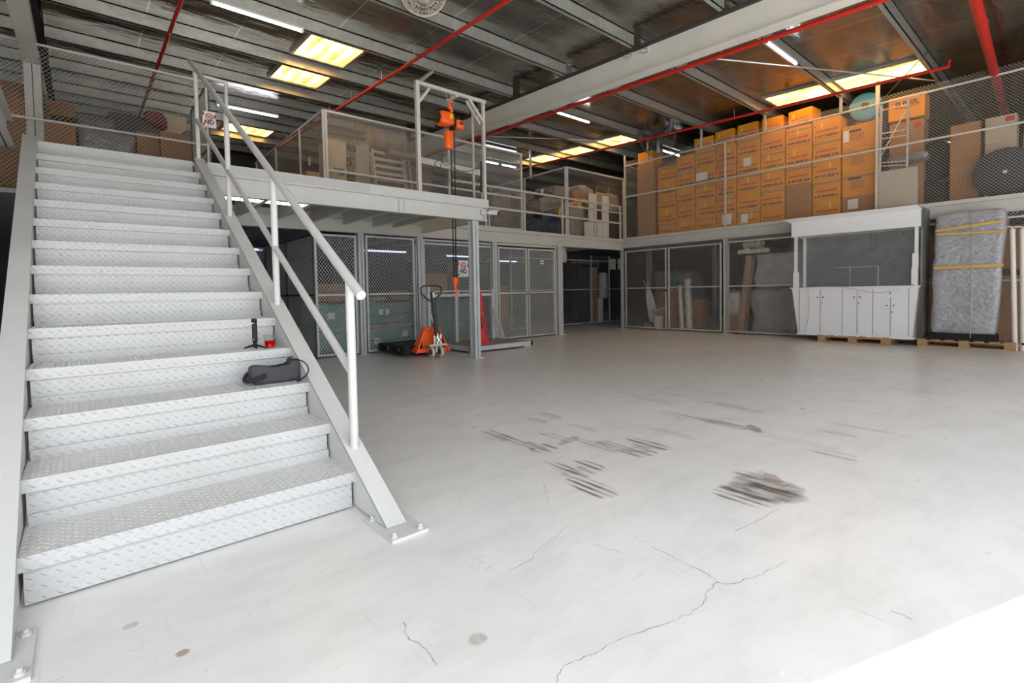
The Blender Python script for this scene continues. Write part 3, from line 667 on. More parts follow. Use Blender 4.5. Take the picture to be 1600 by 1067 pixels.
# no smoking signs
def text_mesh(s, size):
    cu = bpy.data.curves.new('txt', 'FONT'); cu.body = s; cu.size = size; cu.align_x = 'CENTER'; cu.align_y = 'CENTER'; cu.extrude = .0005; cu.offset = .0035*size/.1
    o = bpy.data.objects.new('txt', cu); C.objects.link(o); dg = bpy.context.evaluated_depsgraph_get(); me = bpy.data.meshes.new_from_object(o.evaluated_get(dg))
    vs = [v.co.copy() for v in me.vertices]; fs = [list(p.vertices) for p in me.polygons]
    bpy.data.objects.remove(o); bpy.data.meshes.remove(me); bpy.data.curves.remove(cu); return vs, fs
def sign(x, y, z, w, h, lab):
    t = thing('no_smoking_sign', lab, 'sign', (x, y, z), 'no smoking signs')
    c = Vector((x, y, z))
    def lp(a, b, d=0): return c+Vector((a, -d, b))
    sh = MB().prism([lp(-w/2, -h/2), lp(w/2, -h/2+.01), lp(w/2-.01, h/2), lp(-w/2+.01, h/2)], (0, .003, 0)).build('paper', 'sticker_white', t)
    k = w/.26
    MB().tube([lp(math.cos(a)*.066*k, h*.17+math.sin(a)*.066*k, .003) for a in [i*PI/12 for i in range(24)]], .0085*k, 6, closed=True).bar(lp(-.047*k, h*.17+.047*k, .004), lp(.047*k, h*.17-.047*k, .004), .015*k, .003, (0, -1, 0)).build('prohibition_ring', 'print_red', t)
    MB().bar(lp(-.045*k, h*.17-.005, .002), lp(.04*k, h*.17-.005, .002), .014*k, .002, (0, -1, 0)).tube([lp(.03*k, h*.17+.012*k, .002), lp(.015*k, h*.17+.03*k, .002), lp(.04*k, h*.17+.04*k, .002)], .003, 5).build('cigarette', 'print_navy', t)
    vs, fs = text_mesh('NO', .105*k)
    MB().add([lp(v.x*1.05, v.y-h*.16, .003+v.z) for v in vs], fs).build('lettering', 'black_plastic', t)
    MB().box(lp(-.06*k, -h*.285, .002), lp(.06*k, -h*.265, .004)).build('small_print', 'dark_handle', t)
    mb = MB()
    for (a, b) in ((-w/2+.008, .08), (w/2-.03, .04), (-w/2+.008, -.15)): mb.box(lp(a, b*k, .002), lp(a+.022, b*k+.055, .004))
    mb.box(lp(-.07*k, -h*.43, .002), lp(.0, -h*.40, .004)); mb.build('red_mark', 'print_red', t)
p = PY(724, 420, YD-.06); sign(p.x, YD-.06, p.z, .27, .36, 'no smoking paper sign wired to the mesh behind the hanging hook')
p = PY(327, 187, YD-.05); sign(p.x, YD-.05, p.z, .19, .25, 'no smoking paper sign at the stair top seen between the handrail posts')
# ================================================================ hoist
t = thing('hoist_frame', 'pale square tube gantry frame standing over the hoist hatch', 'frame', (4.67, YF, 2.71))
MB().bar((4.03, YF, 2.71), (4.03, YF, 4.38), .06).build('post', 'beam_paint', t)
MB().bar((5.31, YF, 2.71), (5.31, YF, 4.36), .05).build('post', 'beam_paint', t)
MB().bar((5.27, YF+.25, 2.71), (5.27, YF+.25, 4.30), .03).build('post', 'beam_paint', t)
MB().bar((4.0, YF, 4.38), (5.36, YF, 4.38), .05).build('top_beam', 'beam_paint', t)
for a_, b_, w_ in (((4.03, YF, 4.05), (4.25, YF, 4.34), .04), ((5.30, YF, 4.05), (5.02, YF, 4.36), .04), ((5.26, YF+.03, 4.0), (4.98, YF+.03, 4.33), .03)): MB().bar(a_, b_, w_).build('brace', 'beam_paint', t)
MB().bar((4.03, YF, 4.36), PZ(676, 111, 5.14), .045).build('brace', 'beam_paint', t)
MB().box((PY(702, 160, 7.05).x-.025, YF-.02, 4.33), (PY(702, 160, 7.05).x+.025, YF+.26, 4.36)).build('hanger_bracket', 'beam_paint', t)
t = thing('hatch_gate', 'pale horizontal gate bar across the back of the hoist hatch', 'gate', (4.7, 8.0, 2.7))
a = PY(655, 250, 8.0); b = PY(753, 271, 8.0)
MB().bar(a, b, .05, .11).build('top_bar', 'beam_paint', t)
for z in (2.95, 2.66): MB().bar((a.x, 8.0, z), (b.x, 8.0, z), .035).build('rail', 'beam_paint', t)
MB().bar((b.x, 8.0, 2.6), (b.x, 8.0, b.z), .04).bar((a.x, 8.0, 2.6), (a.x, 8.0, a.z), .04).build('post', 'beam_paint', t)
YH = 7.05
def h(px, py, y=YH): return PY(px, py, y)
t = thing('electric_hoist', 'orange electric chain hoist hanging in the gantry frame', 'hoist', h(702, 200))
c = h(695, 186)
MB().rbox(c, (.27, .24, .22), .06, n=6).build('motor_housing', 'orange_paint', t)
MB().lathe(c+Vector((-.14, 0, 0)), [(.085, -.03), (.085, .02), (.1, .03)], 16, (1, 0, 0)).build('end_cover', 'black_plastic', t)
MB().box(c+Vector((.02, -.128, -.02)), c+Vector((.07, -.12, .06))).build('yellow_label', 'print_yellow', t)
c2 = h(715, 196, YH+.03); MB().rbox(c2, (.17, .2, .16), .05, n=6).build('gearbox', 'orange_paint', t)
MB().box(c2+Vector((-.03, -.108, -.01)), c2+Vector((.05, -.1, .03))).build('name_plate', 'dark_handle', t)
MB().rbox(h(707, 192), (.07, .16, .24), .03, n=5).build('chain_guide', 'black_plastic', t)
def hook(tp, s, name='hook', m='orange_paint', par=None):
    tp = Vector(tp)
    pts = [tp, tp+Vector((0, 0, -.05*s))]
    for a in range(0, 11): an = PI/2+a*PI*1.35/10; pts.append(tp+Vector((math.cos(an)*.035*s*-1, 0, -.095*s+math.sin(an)*.04*s)))
    MB().tube(pts, [.016*s]*2+[.017*s]*6+[.013*s, .01*s, .008*s, .006*s, .004*s], 10).build(name, m, par)
p = h(702, 166); MB().rbox(p, (.05, .05, .1), .02, n=4).tube([p+Vector((.03, 0, -.02)), p+Vector((.05, 0, -.09))], .03, 10).build('top_swivel', 'orange_paint', t)
hook(p+Vector((0, 0, .09)), 1.0, 'top_hook', 'orange_paint', t)
MB().tube([p+Vector((-.01, 0, .06)), (p.x-.05, YH, p.z+.14), (p.x-.05, YH, p.z+.24)], .006, 6).tube([(p.x+.05, YH, p.z+.08), (p.x+.05, YH, p.z+.24)], .018, 8).build('shackle', 'galvanised_bright', t)
c = h(701, 219); MB().rbox(c, (.15, .12, .31), .045, n=6).build('chain_bag', 'orange_paint', t)
top = h(704, 200); bot = h(712, 434)
def chain(a, b, lab, par, r=.0045, link=.035):
    a = Vector(a); b = Vector(b); mb = MB(); n_ = int((b-a).length/link*1.25)
    for i in range(n_):
        p = a.lerp(b, (i+.5)/n_); w = .011
        d = (Vector((1, 0, 0)) if i % 2 else Vector((0, 1, 0)))
        mb.tube([p+d*w+Vector((0, 0, -.012)), p+d*w+Vector((0, 0, .012)), p+Vector((0, 0, .022)), p-d*w+Vector((0, 0, .012)), p-d*w+Vector((0, 0, -.012)), p+Vector((0, 0, -.022))], r, 4, closed=True)
    return mb.build(lab, 'dark_rubber', par)
chain(top, (bot.x-.035, YH, bot.z), 'load_chain', t); chain(top+Vector((.075, 0, 0)), (bot.x+.01, YH, bot.z), 'load_chain', t)
MB().lathe(bot+Vector((-.012, 0, 0)), [(.06, 0), (.055, -.05), (.035, -.12), (.03, -.14)], 14).build('hook_block', 'orange_paint', t)
hook(bot+Vector((-.012, 0, -.13)), 1.1, 'load_hook', 'orange_paint', t)
cab = [h(699, 228), h(691, 245), h(688, 262), h(679, 256), h(688, 250), h(697, 258), h(704, 256), h(708, 262), h(720, 267), h(735, 267), h(747, 262), h(752, 252)]
MB().tube(sm(cab), .006, 6).tube([h(752, 253), h(752, 300)], .02, 8).build('power_cable', 'dark_rubber', t)
one('limit_switch', MB().box(PY(699, 352, YD-.03), PY(713, 357, YD-.08)), 'black_plastic', 'small black buffer block on the back beam behind the hoist chains', 'block')
# security camera
p = PY(756, 332, YF-.05); t = thing('security_camera', 'white bullet security camera on the outer corner of the bridge', 'camera', p)
MB().box(p+Vector((-.04, 0, -.04)), p+Vector((.04, .04, .045))).build('mount', 'white_paint', t)
MB().tube([p+Vector((0, 0, 0)), p+Vector((.06, -.02, 0)), p+Vector((.10, -.03, .01))], .014, 8).build('arm', 'white_paint', t)
MB().tube([p+Vector((.08, 0, .005)), p+Vector((.24, -.06, .0))], .034, 12).build('body', 'white_paint', t)
MB().tube([p+Vector((.24, -.06, .0)), p+Vector((.265, -.068, -.001))], .036, 12).build('lens', 'black_plastic', t)
MB().tube([p+Vector((.12, .02, .04)), p+Vector((.27, -.065, .035))], [.03, .028], 6).build('sun_shield', 'white_paint', t)
one('lever_rod', MB().tube([PY(759, 293, YF+.02), PY(761, 330, YF+.02)], .012, 8).tube([PY(764, 333, YF+.3), PY(765, 357, YF+.3)], .01, 6), 'beam_paint', 'thin pale rod hanging beside the security camera', 'rod')
# ================================================================ items in the yard
# black plastic pallet
def plank_pallet(cx, cy, w, d, rot, lab, m, plastic=False, h=.14, z=0):
    t = thing('plastic_pallet' if plastic else 'wooden_pallet', lab, 'pallet', (cx, cy, z))
    Mr = Matrix.Rotation(rot, 3, 'Z')
    def bx(x0, x1, y0, y1, z0, z1, mb=None):
        mb = mb or MB(); P = [(x0,y0,z0),(x1,y0,z0),(x1,y1,z0),(x0,y1,z0),(x0,y0,z1),(x1,y0,z1),(x1,y1,z1),(x0,y1,z1)]
        return mb.hexa([Vector((cx, cy, z))+Mr @ Vector(p) for p in P])
    nb = 7 if not plastic else 9
    for i in range(nb):
        bw = w/nb*(.72 if not plastic else .9); x = -w/2+(w-bw)*i/(nb-1); bx(x, x+bw, -d/2, d/2, h-.022, h).build('top_board', m, t)
    for i in range(3):
        y = -d/2+(d-.1)*i/2
        bx(-w/2, w/2, y, y+.1, 0, .022).build('bottom_board', m, t); bx(-w/2, w/2, y, y+.1, h-.044, h-.022).build('stringer_board', m, t)
        for j in range(3):
            x = -w/2+(w-.14)*j/2; bx(x, x+.14, y, y+.1, .022, h-.044).build('block', m, t)
    return t
plank_pallet(4.62, 8.26, .98, .86, PI/2, 'black plastic pallet lying on the pallet truck forks', 'black_plastic', True, z=.06, h=.15)
# pallet truck : forks run under the pallet, pump head toward +x/-y
o = Vector((4.70, 7.60, 0)); ang = math.radians(32)   # fork direction from the pump
fd = Vector((.06, 1, 0)).normalized(); sd_ = Vector((fd.y, -fd.x, 0))   # sideways
t = thing('pallet_truck', 'orange hand pallet truck with black loop handle under the black pallet', 'pallet truck', o)
def L(f, s, z): return o+fd*f+sd_*s+Vector((0, 0, z))
def obox(mb, f0, f1, s0, s1, z0, z1): return mb.hexa([L(f0, s0, z0), L(f1, s0, z0), L(f1, s1, z0), L(f0, s1, z0), L(f0, s0, z1), L(f1, s0, z1), L(f1, s1, z1), L(f0, s1, z1)])
for s in (-.27, .11): 
    f = obox(MB(), .12, 1.15, s, s+.16, .085, .135).build('fork', 'orange_paint', t)
    MB().tube([L(1.05, s+.04, .045), L(1.05, s+.12, .045)], .045, 12).build('load_roller', 'wheel_cream', f)
mb = MB(); obox(mb, .06, .10, -.32, .34, .08, .15); mb.build('cross_bar', 'orange_paint', t)
mb = MB(); obox(mb, .14, .17, -.16, .16, .12, .50); obox(mb, .06, .20, -.13, .13, .48, .52); mb.build('battery_plate', 'orange_paint', t)
for s in (-.27, .25):
    MB().prism([L(.02, s*1.25, .08), L(.24, s*1.25, .10), L(.18, s*.5, .51), L(.10, s*.5, .51)], sd_*.03).build('side_gusset', 'orange_paint', t)
MB().tube([L(-.04, .04, .2), L(-.04, .04, .42)], .035, 14).tube([L(-.08, .09, .2), L(-.08, .09, .40)], .022, 10).tube([L(-.08, -.04, .2), L(-.08, -.04, .38)], .02, 10).tube([L(-.1, .03, .28), L(-.1, .03, .33)], .05, 12).build('pump', 'chrome', t)
mb = MB(); obox(mb, -.16, .0, -.17, .17, .20, .235); mb.build('pump_base', 'galvanised_bright', t)
for s in (-.12, .055):
    w_ = MB().lathe(L(-.08, s, .095), [(.05, 0), (.088, .001), (.095, .008), (.095, .042), (.088, .049), (.05, .05)], 24, sd_).build('steer_wheel', 'wheel_cream', t)
    MB().lathe(L(-.08, s-.004, .095), [(.055, .003), (.05, .0), (.05, .055), (.055, .054)], 16, sd_).build('hub', 'dark_handle', w_)
MB().tube([L(-.08, 0, .095), L(-.08, 0, .2)], .022, 8).build('fork_stem', 'galvanised_bright', t)
hb = L(-.05, .03, .38); ht = PY(675.5, 455, hb.y-.02)
MB().bar(hb, ht, .065, .045).build('handle_shaft', 'dark_handle', t)
MB().bar(hb.lerp(ht, .86)+Vector((0, -.03, 0)), hb.lerp(ht, .98)+Vector((0, -.03, 0)), .035, .012).build('release_lever', 'sticker_white', t)
cc = ht+Vector((-.02, 0, -.0)); loop = []
for (a, b) in ((0, -.17), (-.11, -.10), (-.18, -.03), (-.185, .05), (-.13, .085), (0, .09), (.13, .085), (.185, .05), (.18, -.03), (.11, -.10)):
    loop.append(cc+Vector((a*1.12, 0, b*1.1)))
MB().tube(loop, .0155, 10, closed=True).build('loop_handle', 'dark_handle', t)
# lift platform cradle
t = thing('lift_platform', 'grey steel lift cradle with low deck under the hanging hook', 'platform', (6.1, 8.1, 0))
q = [PZ(733, 545, .115), PZ(831, 534, .115), PZ(775, 524, .115), PZ(678, 533, .115)]
x0, x1, y0, y1 = 5.37, 6.92, 7.42, 8.72
MB().box((x0+.02, y0+.02, .10), (x1-.02, y1, .118)).build('deck_plate', 'lift_top', t)
mb = MB().box((x0, y0, .035), (x1, y0+.05, .12)).box((x0, y1-.05, .035), (x1, y1, .12)).box((x0, y0, .035), (x0+.05, y1, .12)).box((x1-.05, y0, .035), (x1, y1, .12))
mb.build('frame', 'cool_grey_paint', t)
for (a, b) in ((x0+.02, y0+.02), (x1-.2, y0+.02), (x0+.02, y1-.14), (x1-.2, y1-.14)): MB().box((a, b, 0), (a+.16, b+.1, .035)).build('foot', 'cool_grey_paint', t)
MB().box((5.1, 8.2, .035), (x0, 8.68, .12)).build('frame', 'cool_grey_paint', t)
YM = 8.45
lp_ = PY(669, 463, YM).x; rp_ = PY(769, 470, YM).x; mp_ = PY(712, 466, YM).x
for (x, hgt) in ((lp_, 1.28), (mp_, 1.13), (rp_, 1.2)): MB().bar((x, YM, .1), (x, YM, hgt), .06).build('mast', 'cool_grey_paint', t)
MB().bar((lp_-.05, YM, 1.08), (rp_, YM, 1.08), .055).build('top_bar', 'cool_grey_paint', t)
MB().bar((lp_+.02, YM, .72), PY(684, 520, YM), .05).build('brace', 'beam_paint', t); MB().bar((rp_-.02, YM, .86), PY(787, 527, YM-.25), .05).build('brace', 'beam_paint', t)
hp = PY(713, 452, 8.3); MB().tube([PY(709, 455, 8.3), hp, PY(717, 455, 8.3), PY(714, 470, 8.3)], .011, 8).build('lifting_eye', 'cream', t)
# traffic cone
c = Vector((5.93, 7.85, .118)); t = thing('traffic_cone', 'tall red traffic cone half hidden by the corner column', 'cone', c)
MB().lathe(c, [(.19, 0), (.185, .03), (.16, .05), (.135, .12), (.03, .98), (.022, 1.0)], 24).build('body', 'cone_red', t)
mb = MB()
for k_, (zz_, a0, a1, sl_) in enumerate(((.30, -2.2, -1.75, .1), (.34, -2.3, -2.2, .2), (.42, -2.1, -1.9, -.12), (.46, -2.4, -2.1, .1), (.54, -2.2, -1.7, -.1), (.58, -2.3, -2.15, .12))):
    P_ = []
    for i in range(7):
        a = a0+(a1-a0)*i/6; z = zz_+sl_*i/6; r_ = .135-(.105)*(z-.12)/.86+.003; P_.append(c+Vector((math.cos(a)*r_, math.sin(a)*r_, z)))
    mb.tube(P_, .009, 5)
mb.build('painted_scrawl', 'cone_mark', t)
# ================================================================ kiosk
XK = 11.34; DK = .58
t = thing('kiosk', 'white serving kiosk with canopy wrapped in clear film on a wooden pallet', 'kiosk', (XK, 3.06, .14))
def K(y, z, x=0): return (XK+x, y, z)
yl_b, yr_b, yl_t, yr_t, zb, zt = 4.0, 2.10, 4.12, 2.02, .155, 1.075
MB().hexa([K(yr_b, zb), K(yr_b, zb, DK), K(yl_b, zb, DK), K(yl_b, zb), K(yr_t, zt), K(yr_t, zt, DK), K(yl_t, zt, DK), K(yl_t, zt)]).build('cabinet', 'kiosk_white', t)
MB().box((XK-.03, yr_t-.03, zt), (XK+DK, yl_t+.03, zt+.03)).build('counter_top', 'kiosk_white', t)
MB().box((XK-.02, yr_b-.02, zb-.03), (XK+DK, yl_b+.02, zb)).build('plinth', 'kiosk_white', t)
def kz(zpx): return 0
# doors from the photo: boundaries in y along the front
ys = [3.89, 3.42, 2.975, 2.70, 2.43, 2.145]
yd = [PX(1249.5, 480, XK).y, PX(1282, 480, XK).y, PX(1316.5, 480, XK).y, PX(1339.5, 480, XK).y, PX(1364, 480, XK).y, PX(1391.5, 480, XK).y, PX(1420, 480, XK).y]
for i in range(6):
    a, b = yd[i], yd[i+1]; z1 = 1.03 if i < 4 else .87
    d = MB().box((XK-.018, b+.006, .19), (XK-.001, a-.006, z1)).build('door', 'kiosk_white', t)
    side = (b+.05) if i in (0, 2, 4) else (a-.05)
    MB().lathe((XK-.018, side, z1-.13), [(.013, 0), (.013, .012)], 10, (-1, 0, 0)).build('knob', 'black_plastic', d)
    if i in (1, 3, 5): MB().lathe((XK-.018, side+.02, z1-.25), [(.011, 0), (.011, .006)], 10, (-1, 0, 0)).build('lock', 'black_plastic', d)
d = MB().box((XK-.018, yd[6]+.006, .885), (XK-.001, yd[4]-.006, 1.05)).build('drawer', 'kiosk_white', t)
MB().lathe((XK-.018, (yd[4]+yd[6])/2, .97), [(.013, 0), (.013, .012)], 10, (-1, 0, 0)).build('knob', 'black_plastic', d)
mb = MB()
for y in yd: mb.box((XK-.004, y-.003, .18), (XK-.0005, y+.003, 1.05))
mb.build('door_gap', 'dark_gap', t)
MB().box((XK+DK-.02, 2.08, zt+.03), (XK+DK-.015, 4.04, 2.16)).build('film_back', 'film_back', t)
for (y, x) in ((4.06, .03), (2.06, .03), (4.06, DK-.05), (2.06, DK-.05)): MB().box((XK+x, y-.025, zt+.03), (XK+x+.04, y+.025, 2.17)).build('corner_post', 'kiosk_white', t)
MB().hexa([K(1.995, 2.16), K(1.995, 2.16, DK), K(4.13, 2.16, DK), K(4.13, 2.16), K(1.995, 2.46), K(1.995, 2.46, DK), K(4.13, 2.46, DK), K(4.13, 2.46)]).build('canopy', 'kiosk_white', t)
MB().hexa([K(1.98, 2.455), K(1.98, 2.455, DK), K(4.15, 2.455, DK), K(4.15, 2.455), K(2.03, 2.53, -.13), K(1.99, 2.53, DK), K(4.22, 2.53, DK), K(4.25, 2.53, -.13)]).build('cornice', 'kiosk_white', t)
MB().box((XK+.04, 2.08, zt+.03), (XK+.045, 4.03, 2.16)).build('glass_front', 'film', t)
MB().box((XK+.30, 3.15, zt+.03), (XK+.31, 3.156, zt+.42)).box((XK+.30, 2.68, zt+.03), (XK+.31, 2.692, zt+.42)).box((XK+.30, 2.68, zt+.412), (XK+.31, 3.4, zt+.42)).build('inner_screen', 'white_paint', t)
MB().box((XK-.012, 3.98, 1.10), (XK-.0, 4.09, 1.42)).box((XK-.012, 2.03, 1.12), (XK, 2.12, 1.42)).box((XK-.012, 2.02, 1.42), (XK, 2.11, 1.68)).build('paper_wrap', 'sticker_white', t)
mb = MB(); mb.rbox((XK+.285, 3.06, 1.30), (.66, 2.20, 2.28), .02, .008, 2.2, 14); mb.build('stretch_film', 'film', t)
MB().box((XK+.02, 1.968, .17), (XK+DK, 1.972, 2.50)).build('film_side', 'film_back', t)
MB().tube(sm([(XK-.05, 4.0, 1.10), (XK-.06, 3.3, 1.11), (XK-.07, 2.9, 1.03), (XK-.07, 2.6, .98), (XK-.06, 2.3, 1.03)]), .0045, 5).tube(sm([(XK-.05, 3.80, 1.08), (XK-.06, 3.77, .6), (XK-.04, 3.86, .16)]), .0045, 5).build('twine', 'string_beige', t)
plank_pallet(11.66, 3.02, 1.2, .72, PI/2, 'wooden pallet under the white kiosk', 'wood')
# plastic wrapped slab on pallet
plank_pallet(11.72, 1.42, 1.27, .46, PI/2, 'wooden pallet under the plastic wrapped slab', 'wood')
t = thing('wrapped_slab', 'tall grey slab in shiny plastic film with yellow tape bands beside the kiosk', 'wrapped load', (11.62, 1.44, .14))
yl, yr = 1.885, .98
def slab_y(z): k_ = (z-.2)/2.15; return (1.885-.05*k_, 1.02-.10*k_)
mb = MB(); mb.rbox((0, 0, 0), (.26, .90, 2.12), .07, .018, 3.5, 12)
for i, v in enumerate(mb.v):
    k_ = (v.z+1.06)/2.12; a, b = slab_y(.24+2.12*k_); v.y = b+(a-b)*(v.y/.90+.5); v.x += 11.62+.04*k_; v.z += 1.30
mb.build('film_wrap', 'wrap_grey', t)
MB().box((11.48, 1.01, .14), (11.76, 1.89, .26)).build('base', 'black_plastic', t)
def band(px0, py0, px1, py1, wd):
    a = PX(px0, py0, 11.462); b = PX(px1, py1, 11.462); return MB().hexa([a+Vector((0, 0, -wd)), b+Vector((0, 0, -wd)), b+Vector((.012, 0, -wd)), a+Vector((.012, 0, -wd)), a+Vector((0, 0, wd)), b+Vector((0, 0, wd)), b+Vector((.012, 0, wd)), a+Vector((.012, 0, wd))]).build('tape_band', 'yellow_tape', t)
band(1462, 361, 1571, 344.5, .02); band(1462, 366.5, 1571, 361, .016); band(1459, 419, 1568, 414, .026)
a = PX(1521, 333, 11.455); b = PX(1516, 528, 11.455); MB().tube([a, b], .0055, 6).build('string', 'string_beige', t)
# cream poles at the right edge
for (px, lab) in ((1587, 'cream pole with a hook leaning on the cage at the right, the left one'), (1600, 'cream pole with a hook at the right picture edge')):
    a = PX(px-1, 545, 11.6); b = PX(px-5 if px < 1590 else px-2, 358, 11.75)
    t = thing('hooked_pole', lab, 'pole', a, 'cream hooked poles')
    MB().tube([(a.x, a.y, 0), b], .035, 12).build('shaft', 'cream', t)
    MB().tube([b, b+Vector((0, .0, .03)), b+Vector((0, .05, .05)), b+Vector((0, .09, .03)), b+Vector((0, .09, .06))], .012, 8).build('hook', 'cream', t)
    MB().tube([Vector((a.x, a.y, .0)).lerp(b, .06)+Vector((-.045, 0, 0)), Vector((a.x, a.y, .0)).lerp(b, .06)+Vector((-.02, 0, 0))], .02, 10).build('end_fitting', 'black_plastic', t)
# ---- things on the stairs
z5 = 4*R_; z4 = 3*R_
p = PZ(399, 545, z5); t = thing('pocket_camera', 'black pocket camera on a mini tripod standing on the stairs beside the cup', 'camera', (p.x, p.y, z5))
q = Vector((p.x, p.y, z5)); u = .0027*1.02  # metres per pixel here
dpt = (q-Vector((0, 0, CAMZ))).dot(FF); u = dpt/F
for (a, b) in ((-17, -1.2), (17, -.2), (0, -3.5)):
    e = q+RR*(a*u); e = Vector((e.x, e.y-(.03 if a == 0 else 0), z5+.006)); MB().tube([q+Vector((0, 0, .028)), e], [.008, .005], 8).build('tripod_leg', 'black_plastic', t)
MB().tube([q+Vector((0, 0, .008)), q+Vector((0, 0, .04))], .012, 12).build('tripod_collar', 'black_plastic', t)
g = MB().rbox(q+Vector((0, 0, .105)), (.032, .026, .13), .008, n=4).build('grip', 'black_plastic', t)
MB().box(q+Vector((-.016, -.014, .062)), q+Vector((-.010, -.0125, .066))).build('button', 'sticker_white', g)
MB().tube([q+Vector((.005, 0, .165)), q+Vector((.012, 0, .18))], .007, 8).build('gimbal_arm', 'black_plastic', t)
MB().rbox(q+Vector((-.002, -.002, .19)), (.036, .03, .03), .012, n=4).build('camera_head', 'black_plastic', t)
p = PZ(422, 544, z5); t = thing('plastic_cup', 'clear plastic cup half full of red drink on the stairs', 'cup', (p.x, p.y, z5))
q = Vector((p.x, p.y, z5))
MB().lathe(q, [(.026, .001), (.028, .004), (.0385, .085), (.041, .086), (.041, .089), (.037, .087), (.0265, .006), (.001, .006)], 28).build('cup_wall', 'clear_cup', t)
MB().lathe(q, [(.0272, .007), (.0330, .048), (.0005, .048)], 28).build('red_drink', 'red_liquid', t)
# grey bag
p0 = PZ(398, 603, z4); p1 = PZ(470, 594, z4)
ax = Vector((p1.x-p0.x, p1.y-p0.y, 0)); Lb = ax.length; ax.normalize(); sx = Vector((-ax.y, ax.x, 0))
mid_ = (p0+p1)/2+sx*.05; t = thing('fabric_bag', 'charcoal grey fabric pouch bag with handle lying on the stairs below the cup', 'bag', (mid_.x, mid_.y, z4))
mb = MB(); mb.rbox((0, 0, 0), (1, 1, 1), .22, n=10)
for v in mb.v:
    a_ = v.x; h_ = .115-.012*math.cos(a_*6)+(.012 if a_ > .2 else 0)
    w_ = .115
    P = mid_+ax*(a_*(Lb+.03))+sx*(v.y*w_*(1-.12*(v.z+.5)))+Vector((0, 0, z4-mid_.z+(v.z+.5)*h_)); n_ = noise.noise(P*22)*.006; v.x, v.y, v.z = P.x, P.y, max(z4+.001, P.z+n_)
mb.build('body', 'charcoal_fabric', t)
def bl(a, s, z): return mid_+ax*(a*Lb)+sx*s+Vector((0, 0, z4-mid_.z+z))
MB().tube(sm([bl(-.28, -.064, .058), bl(-.45, -.075, .045), bl(-.62, -.055, .032), bl(-.66, .0, .035), bl(-.56, .05, .06), bl(-.42, .06, .08)], 4), .0135, 8).build('webbing_handle', 'black_fabric', t)
MB().tube(sm([bl(.30, -.01, .115)]+[PX(a_, b_, x_) for a_, b_, x_ in ((446, 568, .93), (452, 562, .96), (462, 561, 1.0), (474, 565, 1.03), (481, 573, 1.035), (481, 582, 1.035), (474, 590, 1.02), (464, 595, .99))]+[bl(.46, -.085, .006)]), .004, 8).build('cord', 'black_plastic', t)
MB().tube([bl(.28, .02, .10), bl(.30, .03, .135), bl(.42, .02, .15)], .0045, 8).build('cord', 'black_plastic', t)
MB().tube([bl(-.42, .0, .108), bl(-.2, -.01, .108), bl(0, -.0, .105), bl(.2, .0, .112), bl(.4, .0, .122)], .004, 6).build('zip', 'black_plastic', t)
# ================================================================ cartons on the right mezzanine
XB = XD+.20
rnd = random.Random(5)
def carton(y0, y1, z0, z1, lab, m='orange_cardboard', x=XB, depth=.42, marks=True, grp='orange cartons on the right mezzanine', turn=0, tape=True, label=None, yellow=None, name='carton', redrow=True):
    c = Vector((x+depth/2, (y0+y1)/2, z0)); g = .012
    t = thing(name, lab, 'box', c, grp)
    t.rotation_euler = (0, 0, turn)
    w = y1-y0; h = z1-z0; xf = x
    MB().box((x, y0+g, z0), (x+depth, y1-g, z1-.004)).build('body', m, t, bevel=.006)
    def q(a0, a1, b0, b1, th=.002): return (xf-th, y1-w*a0, z0+h*b0), (xf+.001, y1-w*a1, z0+h*b1)
    if tape: MB().box(*q(.02, .98, .74, .84)).build('tape', 'cardboard_tape', t)
    if marks:
        mb = MB(); r = MB(); s = rnd.randint(0, 2)
        a = .10
        while a < .9:
            l = rnd.uniform(.03, .06); mb.box(*q(a, min(a+l, .92), .09, .20, .003)); a += l+rnd.choice((.012, .012, .05))
        mb.build('printing', 'print_navy', t)
        a = .14
        while a < .86:
            l = rnd.uniform(.02, .05); r.box(*q(a, min(a+l, .9), .36, .45, .003)); a += l+.015
        r.box(*q(.08, .12, .62, .70, .003)); r.build('red_printing', 'print_red', t)
    if yellow is not None: MB().box(*q(yellow, yellow+.07, .5, .8, .004)).build('yellow_label', 'print_yellow', t)
    if label: 
        a0, a1, b0, b1 = label; MB().box(*q(a0, a1, b0, b1, .004)).build('paper_label', 'sticker_white', t)
    return t
cols = [7.88, 7.31, 6.76, 6.20, 5.68, 5.12, 4.57, 4.02, 3.47]
tops = [4.47, 4.65, 4.68, 4.66, 4.72, 4.70, 4.68, 4.71]
rows = [5, 5, 5, 5, 5, 5, 5, 5]
hz_ = ['bottom', 'second lowest', 'middle', 'second highest', 'highest full']
plain = {(6, 0), (6, 1)}
lab_ = {(2, 3): (.05, .6, .15, .62), (4, 3): (.3, .62, .4, .85), (3, 0): (.3, .75, .3, .9), (4, 0): (.2, .5, .25, .75)}
for i in range(8):
    y1, y0 = cols[i], cols[i+1]; h = (tops[i]-2.57)/rows[i]
    for k in range(rows[i]):
        j = rnd.uniform(-.012, .012); pl = (i, k) in plain
        carton(y0, y1, 2.57+k*h, 2.57+(k+1)*h, 'orange printed carton, %s layer of the %s stack from the left' % (hz_[k], ORD[i]) if not pl else 'plain brown carton, %s layer of the seventh stack from the left' % hz_[k],
               m='cardboard' if pl else 'orange_cardboard', x=XB+abs(j), marks=not pl, tape=(k+i) % 2 == 0 and not pl, label=lab_.get((i, k)), yellow=rnd.choice((None, None, .3, .45, .6)) if not pl else None)
